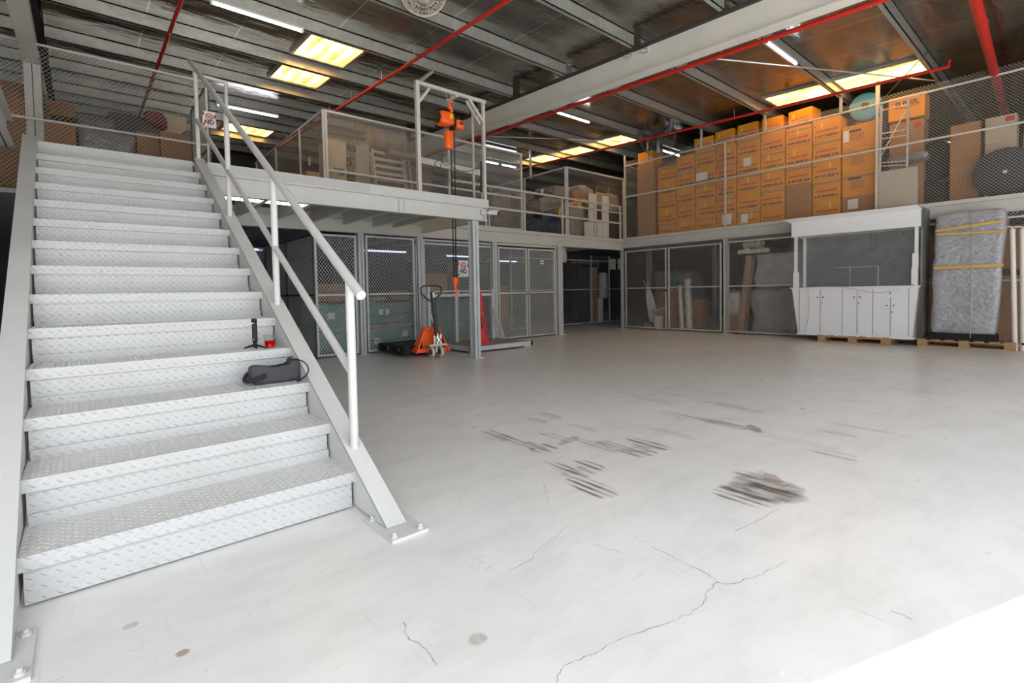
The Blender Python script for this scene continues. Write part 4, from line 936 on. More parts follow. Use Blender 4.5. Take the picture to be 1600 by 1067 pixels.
for (y0, y1, z0, z1, tn, lab) in ((6.28, 6.80, 4.68, 4.98, .12, 'small orange carton lying on the third stack beside the hanger post'), (5.72, 6.22, 4.66, 5.02, -.06, 'orange carton on top of the fourth stack'), (5.16, 5.66, 4.72, 5.04, .0, 'orange carton on top of the fifth stack'),
        (4.62, 5.1, 4.70, 5.03, .05, 'orange carton on top of the sixth stack, tape strips on its face'), (3.98, 4.50, 4.70, 5.04, -.12, 'tilted bright orange carton topping the seventh stack')):
    carton(y0, y1, z0, z1, lab, turn=tn, tape=False, yellow=.2)
# ninth stack: large lettered cartons
z = 2.57
for k, (h, m_, lab, lb) in enumerate(((.40, 'cardboard', 'brown carton with white label at the foot of the last stack before the fence post', (.2, .5, .35, .85)), (.5, 'orange_cardboard', 'big orange carton with small lettering, second in the last stack', None), (.5, 'orange_cardboard', 'big orange carton with small lettering, third in the last stack', None), (.46, 'orange_cardboard', 'tilted big orange carton with a torn white label topping the last stack', (.05, .22, .3, .8)))):
    t = carton(2.86, 3.46, z, z+h, lab, m=m_, marks=False, tape=k in (1, 2), label=lb)
    mb = MB()
    if k:
        for r_ in range(5):
            a = .26
            while a < .66: l = rnd.uniform(.01, .03); mb.box((XB-.003, 3.46-.6*a, z+h*(.32+.07*r_)), (XB+.001, 3.46-.6*(a+l), z+h*(.345+.07*r_))); a += l+.01
        mb.box((XB-.003, 3.34, z+h*.68), (XB+.001, 3.12, z+h*.78)); mb.build('printing', 'print_navy', t)
    z += h
carton(2.9, 3.35, 4.44, 4.60, 'pale brown carton lying behind the last stack', m='pale_cardboard', x=XB+.45, marks=False)
# tall brown carton at the corner
carton(7.98, 8.55, 2.57, 4.66, 'tall brown carton standing in the corner left of the orange stacks', m='cardboard', marks=False, tape=False, grp=None, depth=.5)
carton(8.02, 8.52, 4.66, 5.0, 'orange carton on top of the tall brown carton', marks=False, tape=False, depth=.5)
one('sack', MB().rbox((XB+.5, 7.6, 4.52), (.4, .6, .3), .12, .05, 4, 6, seed=2), 'rag_beige', 'pale crumpled sack on the first stack of orange cartons', 'sack')
# blue round case, ladder frame, board
c = PX(1352, 160, XB+.2)+Vector((0, 0, -.07)); t = thing('round_case', 'blue round case behind the fence under the long skylight', 'case', c)
MB().lathe(c, [(.02, 0), (.25, .01), (.285, .05), (.285, .14), (.25, .17), (.02, .17)], 28, (1, .15, 0)).build('shell', 'blue_plastic', t)
MB().lathe(c+Vector((-.01, 0, 0)), [(.07, 0), (.07, .01)], 16, (1, .15, 0)).build('centre_cap', 'navy_plastic', t)
one('sack', MB().rbox((XB+.65, 3.2, 4.35), (.4, .9, .7), .15, .06, 3, 6, seed=4), 'navy_plastic', 'dark blue bag below the round blue case', 'bag')
def gbox(px0, py0, px1, py1, xx, dep, lab, m='cardboard', name='carton', cat='box', grp=None, bevel=.006):
    a = PX(px0, py0, xx); b = PX(px1, py1, xx); return one(name, MB().box((xx, min(a.y, b.y), min(a.z, b.z)), (xx+dep, max(a.y, b.y), max(a.z, b.z))), m, lab, cat, grp, bevel)
# cartons behind the ladder
a = PX(1376, 300, XB+.35); 
for k_, (z0, z1, lab, m_) in enumerate(((2.57, 3.20, 'brown carton low behind the grey board and ladder', 'cardboard'), (3.2, 3.75, 'brown carton with a red mark behind the ladder', 'cardboard'), (3.75, 4.35, 'brown carton behind the upper rungs of the ladder', 'cardboard'))):
    t = carton(2.15, 2.72, z0, z1, lab, m=m_, marks=False, x=XB+.3, grp='brown cartons behind the ladder')
    if k_: MB().box((XB+.295, 2.2, z1-.16), (XB+.301, 2.32, z1-.06)).build('red_mark', 'print_red', t)
t = carton(2.14, 2.74, 4.4, 4.86, 'large tan carton with an oval logo on the pile above the ladder', marks=False, x=XB+.30, tape=False, grp=None, turn=-.06)
vs, fs = text_mesh('SUPER', .13)
t.rotation_euler = (0, 0, 0)
MB().add([Vector((XB+.297-v.z, 2.44-v.x, 4.70+v.y)) for v in vs], fs).build('lettering', 'print_navy', t)
MB().tube([Vector((XB+.298, 2.44-math.cos(a_)*.22, 4.69+math.sin(a_)*.07)) for a_ in [-PI+.2+i*(PI-.4)/14 for i in range(15)]], .009, 5).build('red_arc', 'print_red', t)
t = thing('ladder_frame', 'silver scaffold ladder frame leaning behind the fence beside the post', 'ladder', (XD+.12, 2.5, 2.6))
a0 = PX(1373.5, 300, XD+.12); a1 = PX(1377, 166, XD+.12); b0 = PX(1416, 300, XD+.12); b1 = PX(1419, 156, XD+.12)
MB().tube([a0, a1], .024, 10).build('stile', 'galvanised_bright', t); MB().tube([b0, b1], .024, 10).build('stile', 'galvanised_bright', t)
for f in (.02, .30, .34, .62, .68, .95): MB().tube([a0.lerp(a1, f+.0), b0.lerp(b1, f)], .014, 8).build('rung', 'galvanised_bright', t)
MB().tube([a0.lerp(a1, .40), b0.lerp(b1, .93)], .01, 8).build('brace', 'galvanised_bright', t)
gbox(1372, 326, 1434, 259, XD+.055, .04, 'beige board standing behind the fence right of the fence post', 'beige_board', 'board', 'board')
one('wrapped_bundle', MB().rbox(PX(1420, 248, XB+.2), (.3, .6, .16), .06, .03, 5, 6), 'wrap_dark', 'grey film wrapped bundle on the cartons right of the ladder', 'bundle')
# dark things and right cartons
p = PX(1460, 280, XB+.55); t = thing('floor_fan', 'dark covered pedestal fan standing between the board and the tall cartons', 'fan', (p.x, p.y, 2.57))
MB().lathe((p.x, p.y, 2.57+.95), [(.05, -.08), (.34, -.06), (.38, 0), (.34, .06), (.05, .1)], 24, (1, .1, .1)).build('guard', 'black_fabric', t)
MB().lathe((p.x, p.y, 2.57), [(.28, 0), (.28, .03), (.05, .05), (.03, .9)], 20).build('stand', 'black_fabric', t)
one('sack', MB().rbox((p.x+.05, p.y+.0, 2.87), (.5, .75, .6), .2, .08, 3, 7, seed=9), 'black_fabric', 'dark draped bundle at the foot of the covered fan', 'bundle')
carton(1.34, 1.78, 2.57, 3.42, 'brown carton at the base of the tall pair right of the covered fan', m='cardboard', marks=False, x=XB+.25, grp='tall brown cartons at the far right')
carton(1.34, 1.78, 3.42, 4.07, 'brown carton on top of the pair right of the covered fan', m='cardboard', marks=False, x=XB+.25, tape=False, grp='tall brown cartons at the far right')
carton(.88, 1.31, 2.57, 3.62, 'pale brown carton behind the big black disc', m='pale_cardboard', marks=False, x=XB+.30, grp='tall brown cartons at the far right')
t = carton(.88, 1.31, 3.62, 4.09, 'pale brown carton with a pink mark above the big black disc', m='pale_cardboard', marks=False, x=XB+.30, tape=False, grp='tall brown cartons at the far right')
MB().box((XB+.295, .92, 3.97), (XB+.3, 1.04, 4.05)).build('red_mark', 'print_red', t)
carton(.2, .84, 2.57, 3.75, 'dark brown carton at the far right edge behind the fence', m='cardboard', marks=False, x=XB+.5)
p = PX(1571, 270, XB); t = thing('black_disc', 'large black round disc leaning behind the fence at the far right', 'disc', p)
MB().lathe((XB+.02, p.y+.0, 3.03), [(.02, -.01), (.41, 0), (.425, .02), (.425, .05), (.02, .06)], 40, (1, 0, .12)).build('disc', 'charcoal_fabric', t)
MB().box((XB-.005, p.y-.02, 3.02), (XB+.008, p.y+.03, 3.07)).build('label', 'sticker_white', t)
# ================================================================ behind the lower right mesh
X2 = XD+.22
def blob(name, px0, py0, px1, py1, x, dep, m, lab, cat, r=.1, amp=.03, fr=4, seed=1, grp=None, n=7):
    a = PX(px0, py0, x); b = PX(px1, py1, x)
    return one(name, MB().rbox((x+dep/2, (a.y+b.y)/2, (a.z+b.z)/2), (dep, abs(a.y-b.y), abs(a.z-b.z)), r, amp, fr, n, seed=seed), m, lab, cat, grp)
zf = 0
def onfloor(px0, px1, py, x, dep, m, lab, name, cat, r=.08, amp=.03, fr=4, seed=1, z0=.01, n=7):
    a = PX(px0, py, x); b = PX(px1, py, x); z1 = a.z
    return one(name, MB().rbox((x+dep/2, (a.y+b.y)/2, (z0+z1)/2), (dep, abs(a.y-b.y), z1-z0), r, amp, fr, n, seed=seed), m, lab, cat)
onfloor(1170, 1262, 452, X2, .8, 'wrap_grey', 'lower of two big grey film wrapped bundles left of the kiosk', 'wrapped_bundle', 'bundle', .2, .05, 2.5, 3, n=10)
zlow = PX(1170, 452, X2).z
a = PX(1179, 400, X2); b = PX(1262, 400, X2)
one('wrapped_bundle', MB().rbox((X2+.4, (a.y+b.y)/2, (zlow+a.z)/2+.04), (.8, abs(a.y-b.y), a.z-zlow+.05), .1, .05, 2.5, 10, seed=6), 'wrap_grey', 'upper of two big grey film wrapped bundles left of the kiosk', 'bundle')
t = thing('wrapped_board', 'brown film wrapped plank leaning left of the grey bundles', 'plank', PX(1158, 517, X2-.05))
a = PX(1160, 516, X2-.02); b = PX(1173, 400, X2+.05); MB().bar((a.x, a.y, .02), b, .14, .22, (1, 0, 0)).build('plank', 'wrap_brown', t)
MB().bar((a.x-.08, a.y+.0, .03), b+Vector((-.08, -.0, 0)), .01, .03, (1, 0, 0)).build('film_edge', 'sticker_white', t)
a = PX(1155, 393, X2-.06); b = PX(1203, 392, X2-.06)
one('wrapped_board', MB().rbox((a+b)/2, (.2, abs(a.y-b.y), .10), .02, .01, 6, 6), 'wrap_pale', 'pale wrapped beam lying across the top of the leaning brown plank', 'beam')
blob('wrapped_bundle', 1160, 390, 1186, 376, X2, .3, 'wrap_pale', 'small crumpled plastic bundle on top of the pale wrapped beam', 'bundle', .05, .04, 6, 2)
onfloor(1136, 1158, 492, X2, .35, 'wrap_brown', 'lowest crumpled wrapped parcel behind the mesh right of the gate post', 'wrapped_parcel', 'parcel', .06, .05, 6, 3)
blob('wrapped_parcel', 1136, 492, 1157, 455, X2, .35, 'wrap_pale', 'tan wrapped parcel stacked above the lowest parcel by the gate post', 'parcel', .06, .05, 6, 5)
# behind the gates
X3 = XD+.28
t = thing('ironing_board', 'pale ironing board standing on end behind the left gate leaf', 'ironing board', PX(1019, 505, X3))
a = PX(1022, 503, X3); b = PX(1012, 449, X3)
pts = []
for i in range(15):
    f = i/14; w = .13*math.sin(min(1, f*1.0)*PI*.5+.0) if f < .2 else .13*(1-max(0, (f-.55)/.45)**2*.75); w = max(.03, w if f >= .2 else .13)
    pts.append((b.lerp(a, 0) if 0 else a.lerp(b, f), w))
L_ = [p+Vector((0, w, 0)) for p, w in pts]; R2 = [p-Vector((0, w, 0)) for p, w in pts][::-1]
MB().prism(L_+R2, (.03, 0, 0)).build('board_top', 'white_board', t)
MB().tube([b, PX(1005, 438, X3)], .01, 6).build('leg', 'cream', t); MB().tube([b, PX(1012.5, 438, X3)], .01, 6).build('leg', 'cream', t)
MB().box((X3-.05, PX(1021, 500, X3).y, 0), (X3+.1, PX(1008, 500, X3).y, .14)).build('foot_box', 'cardboard', t)
p = PX(1029, 508, X3-.08); t = thing('plant_pot', 'white bucket pot with a grey dried plant behind the left gate leaf', 'plant pot', (p.x, p.y, 0))
MB().lathe((p.x, p.y, .0), [(.10, .005), (.14, .36), (.15, .37), (.15, .39), (.13, .38), (.02, .36)], 20).build('pot', 'white_board', t)
mb = MB(); r5 = random.Random(3)
for i in range(26):
    a_ = r5.uniform(0, 6.28); r_ = r5.uniform(.05, .19); e = Vector((p.x+math.cos(a_)*r_, p.y+math.sin(a_)*r_, .40+r5.uniform(.02, .2)))
    mb.tube([(p.x, p.y, .36), e], [.005, .003], 4); mb.lathe(e, [(.005, -.03), (.03, 0), (.005, .03)], 6, (math.cos(a_), math.sin(a_), 1))
mb.build('foliage', 'cool_grey_paint', t)
gbox(1024, 514, 1042, 470, X3+.3, .4, 'brown carton low behind the left gate leaf')
gbox(1028, 470, 1041, 455, X3+.3, .4, 'small brown carton stacked behind the bucket pot')
gbox(1043, 514, 1061, 446, X3+.25, .4, 'tall brown carton behind the right gate leaf')
gbox(1080, 512, 1097, 468, X3+.35, .4, 'brown carton right of the wrapped rolls behind the gate')
for (x0_, y0_, x1_, y1_, rr, m_, lab) in ((1066, 511, 1062, 446, .07, 'wrap_pale', 'leaning wrapped roll behind the right gate leaf, the left roll'), (1077, 511, 1074, 437, .09, 'wrap_pale', 'taller leaning wrapped roll behind the right gate leaf, the right roll')):
    a = PX(x0_, y0_, X3); b = PX(x1_, y1_, X3+.1)
    mb = MB(); P_ = [Vector((a.x, a.y, .02)).lerp(b, i/10) for i in range(11)]; mb.tube(P_, [rr*(1+.15*math.sin(i*2.1)) for i in range(11)], 14); one('wrapped_roll', mb, m_, lab, 'roll')
p = PX(1051, 441, X3+.3); t = thing('leafy_plant', 'green leafy artificial plant resting on the carton behind the gate', 'plant', p)
mb = MB()
for i in range(60):
    e = p+Vector((r5.uniform(-.12, .12), r5.uniform(-.25, .25), r5.uniform(-.1, .1))); d = Vector((r5.uniform(-1, 1), r5.uniform(-1, 1), r5.uniform(-.3, 1))).normalized(); mb.lathe(e, [(.004, -.05), (.028, 0), (.003, .05)], 5, d)
mb.build('leaves', 'plant_green', t)
for y in (7.45, 4.4, 1.2, 9.8):
    hcol(14.6, y, 2.5, .14, .14, 'dim steel column deep inside the right store, %s' % {7.45: 'behind the gates', 4.4: 'behind the wrapped bundles', 1.2: 'behind the wrapped slab', 9.8: 'beside the recess mesh'}[y])
one('stored_goods', MB().rbox((14.2, 8.4, 1.2), (1, 1.3, 1.0), .2, .08, 2, 7, seed=11), 'wrap_dark', 'dim wrapped heap seen high behind the left gate leaf', 'heap')
one('storage_table', MB().box((13.7, 7.7, .66), (14.8, 9.2, .70)).bar((13.8, 7.8, 0), (13.8, 7.8, .66), .05).bar((13.8, 9.1, 0), (13.8, 9.1, .66), .05).bar((14.7, 7.8, 0), (14.7, 7.8, .66), .05).bar((14.7, 9.1, 0), (14.7, 9.1, .66), .05), 'cool_grey_paint', 'grey table carrying the wrapped heap behind the left gate leaf', 'table')
gbox(1436, 530, 1600, 430, XD+1.2, .9, 'brown carton row seen dimly behind the wrapped slab', 'cardboard')
gbox(1436, 425, 1600, 350, XD+1.25, .9, 'brown cartons on the upper shelf behind the wrapped slab', 'cardboard')
blob('wrapped_bundle', 1441, 425, 1462, 362, X2, .4, 'wrap_brown', 'pinkish wrapped bundle seen between the kiosk and the slab', 'bundle', .1, .04, 5, 8)
# ================================================================ behind the lower left mesh
Y2 = YD+.25
def fbox(px0, py0, px1, py1, y, dep, lab, m='cardboard', name='carton', cat='box', grp=None, z0=None, bevel=.006):
    a = PY(px0, py0, y); b = PY(px1, py1, y); zl = min(a.z, b.z) if z0 is None else z0
    return one(name, MB().box((min(a.x, b.x), y, zl), (max(a.x, b.x), y+dep, max(a.z, b.z))), m, lab, cat, grp, bevel)
def teal(x0, x1, z0, z1, lab, seed):
    t = thing('wrapped_load', lab, 'wrapped load', ((x0+x1)/2, Y2+.45, z0), 'teal film wrapped loads')
    MB().rbox(((x0+x1)/2, Y2+.45, (z0+z1)/2), (x1-x0, .9, z1-z0), .06, .03, 2.5, 10, seed=seed).build('film_wrap', 'wrap_teal', t)
    r6 = random.Random(seed)
    for i in range(2):
        x = r6.uniform(x0+.15, x1-.25); z = r6.uniform(z0+.1, z1-.2)
        MB().box((x, Y2-.02, z), (x+.13, Y2-.005, z+.12)).build('paper_label', 'sticker_white', t)
    MB().tube([(x0+.02, Y2-.025, z0+(z1-z0)*.45), ((x0+x1)/2, Y2-.03, z0+(z1-z0)*.40), (x1-.02, Y2-.025, z0+(z1-z0)*.5)], .008, 5).build('strap', 'dark_rubber', t)
teal(3.2, 4.05, .03, .98, 'teal wrapped load behind the narrow mesh panel', 1)
teal(4.12, 5.2, .03, .46, 'lower teal wrapped load behind the single mesh door', 2)
one('timber_bearer', MB().box((4.15, Y2+.02, .46), (5.2, Y2+.1, .52)), 'wood', 'thin timber bearer between the two teal loads', 'timber')
teal(4.12, 5.2, .52, .98, 'upper teal wrapped load behind the single mesh door', 3)
teal(5.32, 6.25, .03, 1.0, 'teal wrapped load behind the pallet truck handle', 4)
teal(6.3, 7.0, .12, 1.0, 'teal wrapped load behind the traffic cone', 5)
one('timber_bearer', MB().box((6.3, Y2+.02, .0), (7.0, Y2+.5, .12)), 'wood', 'timber block under the teal load behind the cone', 'timber')
one('carton', MB().box((3.2, Y2+.05, 1.0), (4.0, Y2+.7, 1.34)), 'cardboard', 'flat brown carton on the teal load behind the narrow mesh panel', 'box', None, .006)
one('carton', MB().box((4.75, Y2+.05, 1.0), (5.15, Y2+.6, 1.2)), 'cardboard', 'small brown carton on the upper teal load behind the mesh door', 'box', None, .006)
one('carton', MB().box((5.5, Y2+.05, 1.02), (6.1, Y2+.6, 1.55)), 'cardboard', 'brown carton on the teal load behind the hanging hook', 'box', None, .006)
one('timber_bearer', MB().box((4.15, Y2+.02, 1.0), (4.6, Y2+.1, 1.07)), 'wood', 'short timber lying on the upper teal load', 'timber')
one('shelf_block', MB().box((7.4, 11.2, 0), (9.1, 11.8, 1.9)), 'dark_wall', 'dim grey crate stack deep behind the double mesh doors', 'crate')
one('carton', MB().box((8.4, 10.6, 0), (9.0, 11.1, 1.3)), 'cardboard', 'dim brown carton behind the right leaf of the double doors', 'box', None, .006)
# recess contents
for (x0_, y0_, x1_, y1_, dd, m_, lab) in ((922, 505, 934, 412, .4, 'cardboard', 'tall narrow brown carton behind the recess mesh'), (904, 505, 921, 412, .3, 'black_fabric', 'black film wrapped stack left of the narrow brown carton'), (905, 418, 936, 408, .35, 'wrap_dark', 'crumpled plastic on top of the narrow brown carton')):
    a = PY(x0_, y0_, 11.3); b = PY(x1_, y1_, 11.3); z0_ = 0 if y0_ > 450 else a.z
    one('carton' if 'carton' in lab[:26] else 'wrapped_bundle', MB().box((a.x, 11.3, z0_), (b.x, 11.3+dd, b.z)), m_, lab, 'box' if m_ == 'cardboard' else 'bundle', None, .01)
a = PY(934, 503, 11.3); b = PY(946, 465, 11.3); one('foam_block', MB().rbox(((a.x+b.x)/2, 11.45, b.z/2+.01), (.3, .25, b.z), .05, .01, 5, 5), 'sticker_white', 'lower white padded block in the recess', 'block')
a = PY(943, 466, 11.25); b = PY(952, 426, 11.25); one('foam_block', MB().rbox(((a.x+b.x)/2, 11.4, (a.z+b.z)/2), (.25, .25, b.z-a.z), .05, .01, 5, 5), 'sticker_white', 'upper white padded block in the recess', 'block')
for (px, lab) in ((958, 'left paper sheet hung on the recess mesh'), (970, 'right paper sheet hung on the recess mesh')):
    a = PY(px-5, 421, 10.9); b = PY(px+4, 405, 10.9); one('paper_sheet', MB().box((a.x, 10.9, a.z), (b.x, 10.905, b.z)), 'sticker_white', lab, 'paper')
one('hanging_bag', MB().rbox(PY(880, 398, YD+.25), (.2, .06, .42), .02, .02, 6, 5), 'wrap_pale', 'clear plastic bag hanging at the left of the recess', 'bag')
# ================================================================ upper back cage contents
Y4 = YD+.35
a = PY(513, 280, Y4); b = PY(540, 222, Y4)
t = thing('white_panel_box', 'tall cream board box with a green mark at the left of the upper cage', 'box', (a.x, Y4, 2.56))
MB().box((a.x, Y4, 2.565), (b.x, Y4+.45, b.z)).build('body', 'pale_cardboard', t); MB().box((a.x+.1, Y4-.004, 3.45), (a.x+.3, Y4, 3.52)).box((a.x+.2, Y4-.004, 3.38), (a.x+.32, Y4, 3.46)).build('green_mark', 'plant_green', t)
one('folded_cloth', MB().rbox((a.x+.12, Y4+.25, b.z+.04), (.3, .3, .08), .03, .01, 6, 5), 'rag_brown', 'brown folded cloth on top of the cream board box', 'cloth')
one('carton', MB().box((3.6, 10.6, 2.565), (4.2, 11.2, 3.7)), 'pale_cardboard', 'dim pale carton deep behind the slanting cage side', 'box', None, .006)
def rack(px0, px1, pyt, lab, slats, seed):
    a = PY(px0, 290, Y4); b = PY(px1, pyt, Y4); t = thing('steel_rack', lab, 'rack', ((a.x+b.x)/2, Y4, 2.565), 'grey steel rack frames')
    for x in (a.x, b.x): MB().bar((x, Y4, 2.565), (x, Y4+.25, b.z), .035).build('upright', 'galvanised_bright' if slats else 'galvanised', t)
    for i in range(slats):
        f = .30+.66*i/max(1, slats-1); z = 2.565+(b.z-2.565)*f; MB().bar((a.x, Y4+.25*f, z), (b.x, Y4+.25*f, z), .04, .055).build('shelf', 'cool_grey_paint', t)
    for i in range(5 if slats else 0):
        x = a.x+(b.x-a.x)*(i+.5)/5; MB().bar((x, Y4+.02, 2.6), (x, Y4+.08, 3.05), .02).build('wire', 'galvanised_bright', t)
rack(592, 636, 236, 'wide steel rack frame stacked flat in the upper cage', 8, 1)
rack(582, 587, 232, 'narrow pair of steel uprights left of the wide rack', 0, 2)
rack(641, 647, 242, 'steel uprights right of the wide rack beside the gantry post', 2, 3)
for (x0_, x1_, yt, lab) in ((555, 561, 229, 'leaning aluminium profile, leftmost of the bundle'), (562, 568, 226, 'leaning aluminium profile, second of the bundle'), (571, 573, 227, 'leaning aluminium profile, rightmost of the bundle')):
    a = PY(x0_, 290, Y4); b = PY(x1_, yt, Y4+.1); one('metal_profile', MB().bar((a.x, Y4, 2.565), b, .09, .03, (0, 1, 0)), 'galvanised', lab, 'profile', 'leaning aluminium profiles')
for i, (px0_, px1_, pt, pb, m_, lab) in enumerate(((587, 640, 207, 214, 'rag_beige', 'top mattress pad of the three on the rack'), (587, 640, 215, 222, 'rag_beige', 'middle mattress pad of the three on the rack'), (586, 638, 223, 231, 'rag_brown', 'lowest mattress pad of the three on the rack'))):
    a = PY(px0_, pb, Y4); b = PY(px1_, pt, Y4); one('folded_pad', MB().rbox(((a.x+b.x)/2, Y4+.3, (a.z+b.z)/2), (b.x-a.x, .5, .14), .05, .015, 4, 7, seed=i), m_, lab, 'pad', 'folded pads on the racks')
one('sack', MB().rbox(((PY(640, 240, Y4)).x, Y4+.3, PY(640, 241, Y4).z), (.9, .5, .12), .04, .03, 4, 7, seed=4), 'rag_beige', 'tan cloth bundle drooping over the right rack', 'cloth')
one('sack', MB().rbox((PY(667, 270, Y4+.2).x, Y4+.5, 2.98), (.5, .5, .8), .15, .06, 3, 7, seed=5), 'rag_brown', 'tan sack standing right of the racks behind the gantry post', 'sack')
r7 = random.Random(8)
for (x0_, y0_, x1_, y1_, lab) in ((549, 180, 556, 208, 'orange tie rod, first from the left behind the mesh'), (561, 185, 545, 222, 'orange tie rod, second from the left behind the mesh'), (590, 192, 582, 228, 'orange tie rod just left of the pads'), (575, 188, 568, 208, 'orange tie rod, third from the left behind the mesh')):
    one('tie_rod', MB().tube([PY(x0_, y0_, Y4+.9), PY(x1_, y1_, Y4+.9)], .009, 6), 'wood', lab, 'rod', 'orange rods in the upper cage')
one('back_sheet', MB().box((4.6, 10.6, 2.565), (6.6, 10.65, 4.1)), 'rag_brown', 'brown sheet hung across the back of the upper cage', 'sheet')
for (x0_, y0_, x1_, y1_, lab) in ((690, 300, 697, 283, 'timber offcut, left of the pair behind the hatch'), (706, 290, 722, 284, 'timber offcut, right of the pair behind the hatch')):
    a = PY(x0_, y0_, 10.2); b = PY(x1_+12, y1_, 10.2); one('timber_offcut', MB().bar((a.x, 10.2, 2.9), (b.x, 10.3, 3.05), .1, .05), 'wood', lab, 'timber', 'timber offcuts')
# ================================================================ junk cage behind the railing
Y5 = 9.65
def jb(name, px0, py0, px1, py1, dep, m, lab, cat, r=.1, amp=.06, seed=1, y=Y5, fr=3):
    a = PY(px0, py0, y); b = PY(px1, py1, y); return one(name, MB().rbox(((a.x+b.x)/2, y+dep/2, (a.z+b.z)/2), (abs(a.x-b.x), dep, abs(a.z-b.z)), min(r, abs(a.z-b.z)*.45), amp, fr, 8, seed=seed), m, lab, cat)
jb('sack', 832, 367, 882, 345, .6, 'rag_dark', 'dark rags low in the junk pile behind the first railing bay', 'rags', .1, .07, 1, 9.5)
jb('sack', 846, 342, 884, 312, .7, 'rag_beige', 'beige crumpled sheet bundle left of the junk cage post', 'bundle', .15, .08, 2, 10.1)
jb('sack', 848, 320, 885, 303, .7, 'rag_dark', 'black bag above the beige bundle in the junk pile', 'bag', .1, .06, 3, 10.4)
jb('sack', 820, 330, 844, 304, .7, 'rag_brown', 'brown scrap heap left of the junk cage', 'heap', .1, .07, 4, 10.6)
jb('sack', 868, 306, 925, 298, .9, 'rag_beige', 'long pale roll lying on top of the junk pile', 'roll', .06, .03, 5, 10.3)
jb('sack', 904, 310, 930, 294, .5, 'rag_beige', 'curled pale sheet on top of the junk pile', 'sheet', .1, .05, 6, 10.0)
jb('sack', 889, 366, 914, 322, .5, 'rag_beige', 'large grey beige tarpaulin right of the junk cage post', 'tarpaulin', .1, .07, 7, 9.7)
jb('sack', 950, 372, 978, 330, .5, 'black_fabric', 'black sack at the right end of the railing', 'sack', .12, .06, 8, 9.7)
jb('sack', 955, 332, 978, 306, .5, 'black_fabric', 'upper black sack at the right end of the railing', 'sack', .12, .06, 9, 10.0)
jb('sack', 946, 330, 968, 303, .4, 'rag_beige', 'pale cloth hanging behind the right white board', 'cloth', .08, .05, 10, 9.8)
jb('carton', 896, 316, 933, 303, .5, 'cardboard', 'brown carton on the junk pile behind the yellow hose', 'box', .02, .0, 11, 10.0)
for (x0_, x1_, yt, lab) in ((921, 932, 304, 'tall white board behind the third railing post'), (942, 951, 307, 'tall white board right of the third railing post'), (914, 921, 347, 'short white board left of the tall one'), (932, 941, 347, 'short white board between the two tall ones')):
    a = PY(x0_, 370, Y5-.22); b = PY(x1_, yt, Y5-.22); one('white_plank', MB().box((a.x, Y5-.22, 2.565), (b.x, Y5-.18, b.z)), 'white_board', lab, 'board', 'white boards behind the railing')
hp = [PY(*q_, 9.45) for q_ in ((874, 335), (876, 325), (888, 320), (902, 316), (912, 312), (905, 318), (903, 322), (908, 322))]
one('yellow_hose', MB().tube(sm(hp), .04, 10), 'hose_yellow', 'yellow ribbed hose draped over the junk pile', 'hose')
one('yellow_hose', MB().tube([PY(*q_, 9.45) for q_ in ((909, 312), (914, 314), (916, 317))], .05, 10), 'hose_yellow', 'short yellow hose end right of the draped hose', 'hose')
for (x0_, y0_, x1_, y1_, lab) in ((928, 330, 933, 291, 'thin stick poking up left of the tall boards'), (942, 330, 952, 292, 'thin stick poking up between the tall boards'), (910, 368, 915, 325, 'splintered stick left of the tall white board')):
    one('wooden_stick', MB().tube([PY(x0_, y0_, 9.8), PY(x1_, y1_, 9.8)], .012, 6), 'wood', lab, 'stick', 'sticks in the junk pile')
one('leaning_plank', MB().bar(PY(880, 350, 9.4), PY(894, 372, 9.4), .12, .03, (0, 1, 0)), 'wood', 'tan plank leaning at the foot of the junk cage post', 'plank')
jb('sack', 848, 356, 876, 332, .5, 'navy_plastic', 'dark blue jeans coloured cloth low in the junk pile', 'cloth', .08, .07, 13, 9.6)
jb('sack', 771, 350, 800, 300, .5, 'rag_brown', 'dim brown goods behind the railing right of the bridge', 'goods', .08, .05, 14, 11.2)
# ================================================================ upper left storage beyond the landing fence
Y6 = 10.4
for (x0_, y0_, x1_, y1_, dd, yy, m_, lab, kind_) in ((-30, 185, 36, 132, .8, 11.6, 'cardboard', 'large brown carton left of the column behind the top left fence', 'carton'),
     (-30, 232, 42, 196, .8, 11.2, 'cardboard', 'brown carton below, left of the column behind the fence', 'carton'), (66, 225, 118, 196, .6, 10.6, 'cardboard', 'brown carton right of the column behind the fence', 'carton'),
     (76, 178, 118, 163, .6, 12.5, 'cardboard', 'far brown carton high behind the top left fence', 'carton'), (215, 245, 250, 210, .6, 10.8, 'cardboard', 'brown carton in the middle behind the fence', 'carton'),
     (255, 205, 291, 184, .6, 12.0, 'pale_cardboard', 'tan carton left of the no smoking sign behind the fence', 'carton'), (252, 250, 298, 212, .5, 10.6, 'cardboard', 'brown carton low left of the no smoking sign', 'carton')):
    a = PY(x0_, y0_, yy); b = PY(x1_, y1_, yy); one(kind_, MB().box((a.x, yy, 2.565 if y0_ > 190 else a.z), (b.x, yy+dd, b.z)), m_, lab, 'box', 'cartons beyond the landing fence', .006)
def ulb(px0, py0, px1, py1, yy, m_, lab, seed, nm='covered_goods', cat='goods'):
    a = PY(px0, py0, yy); b = PY(px1, py1, yy); return one(nm, MB().rbox(((a.x+b.x)/2, yy+.4, (2.58+b.z)/2), (b.x-a.x, .8, b.z-2.58), .12, .05, 2.5, 8, seed=seed), m_, lab, cat)
ulb(120, 240, 180, 186, 11.6, 'wrap_dark', 'grey covered goods left of centre behind the fence', 1)
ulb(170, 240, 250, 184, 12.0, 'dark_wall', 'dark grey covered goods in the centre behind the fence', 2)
ulb(120, 240, 215, 205, 10.7, 'wrap_dark', 'low dark wrapped goods behind the fence', 3)
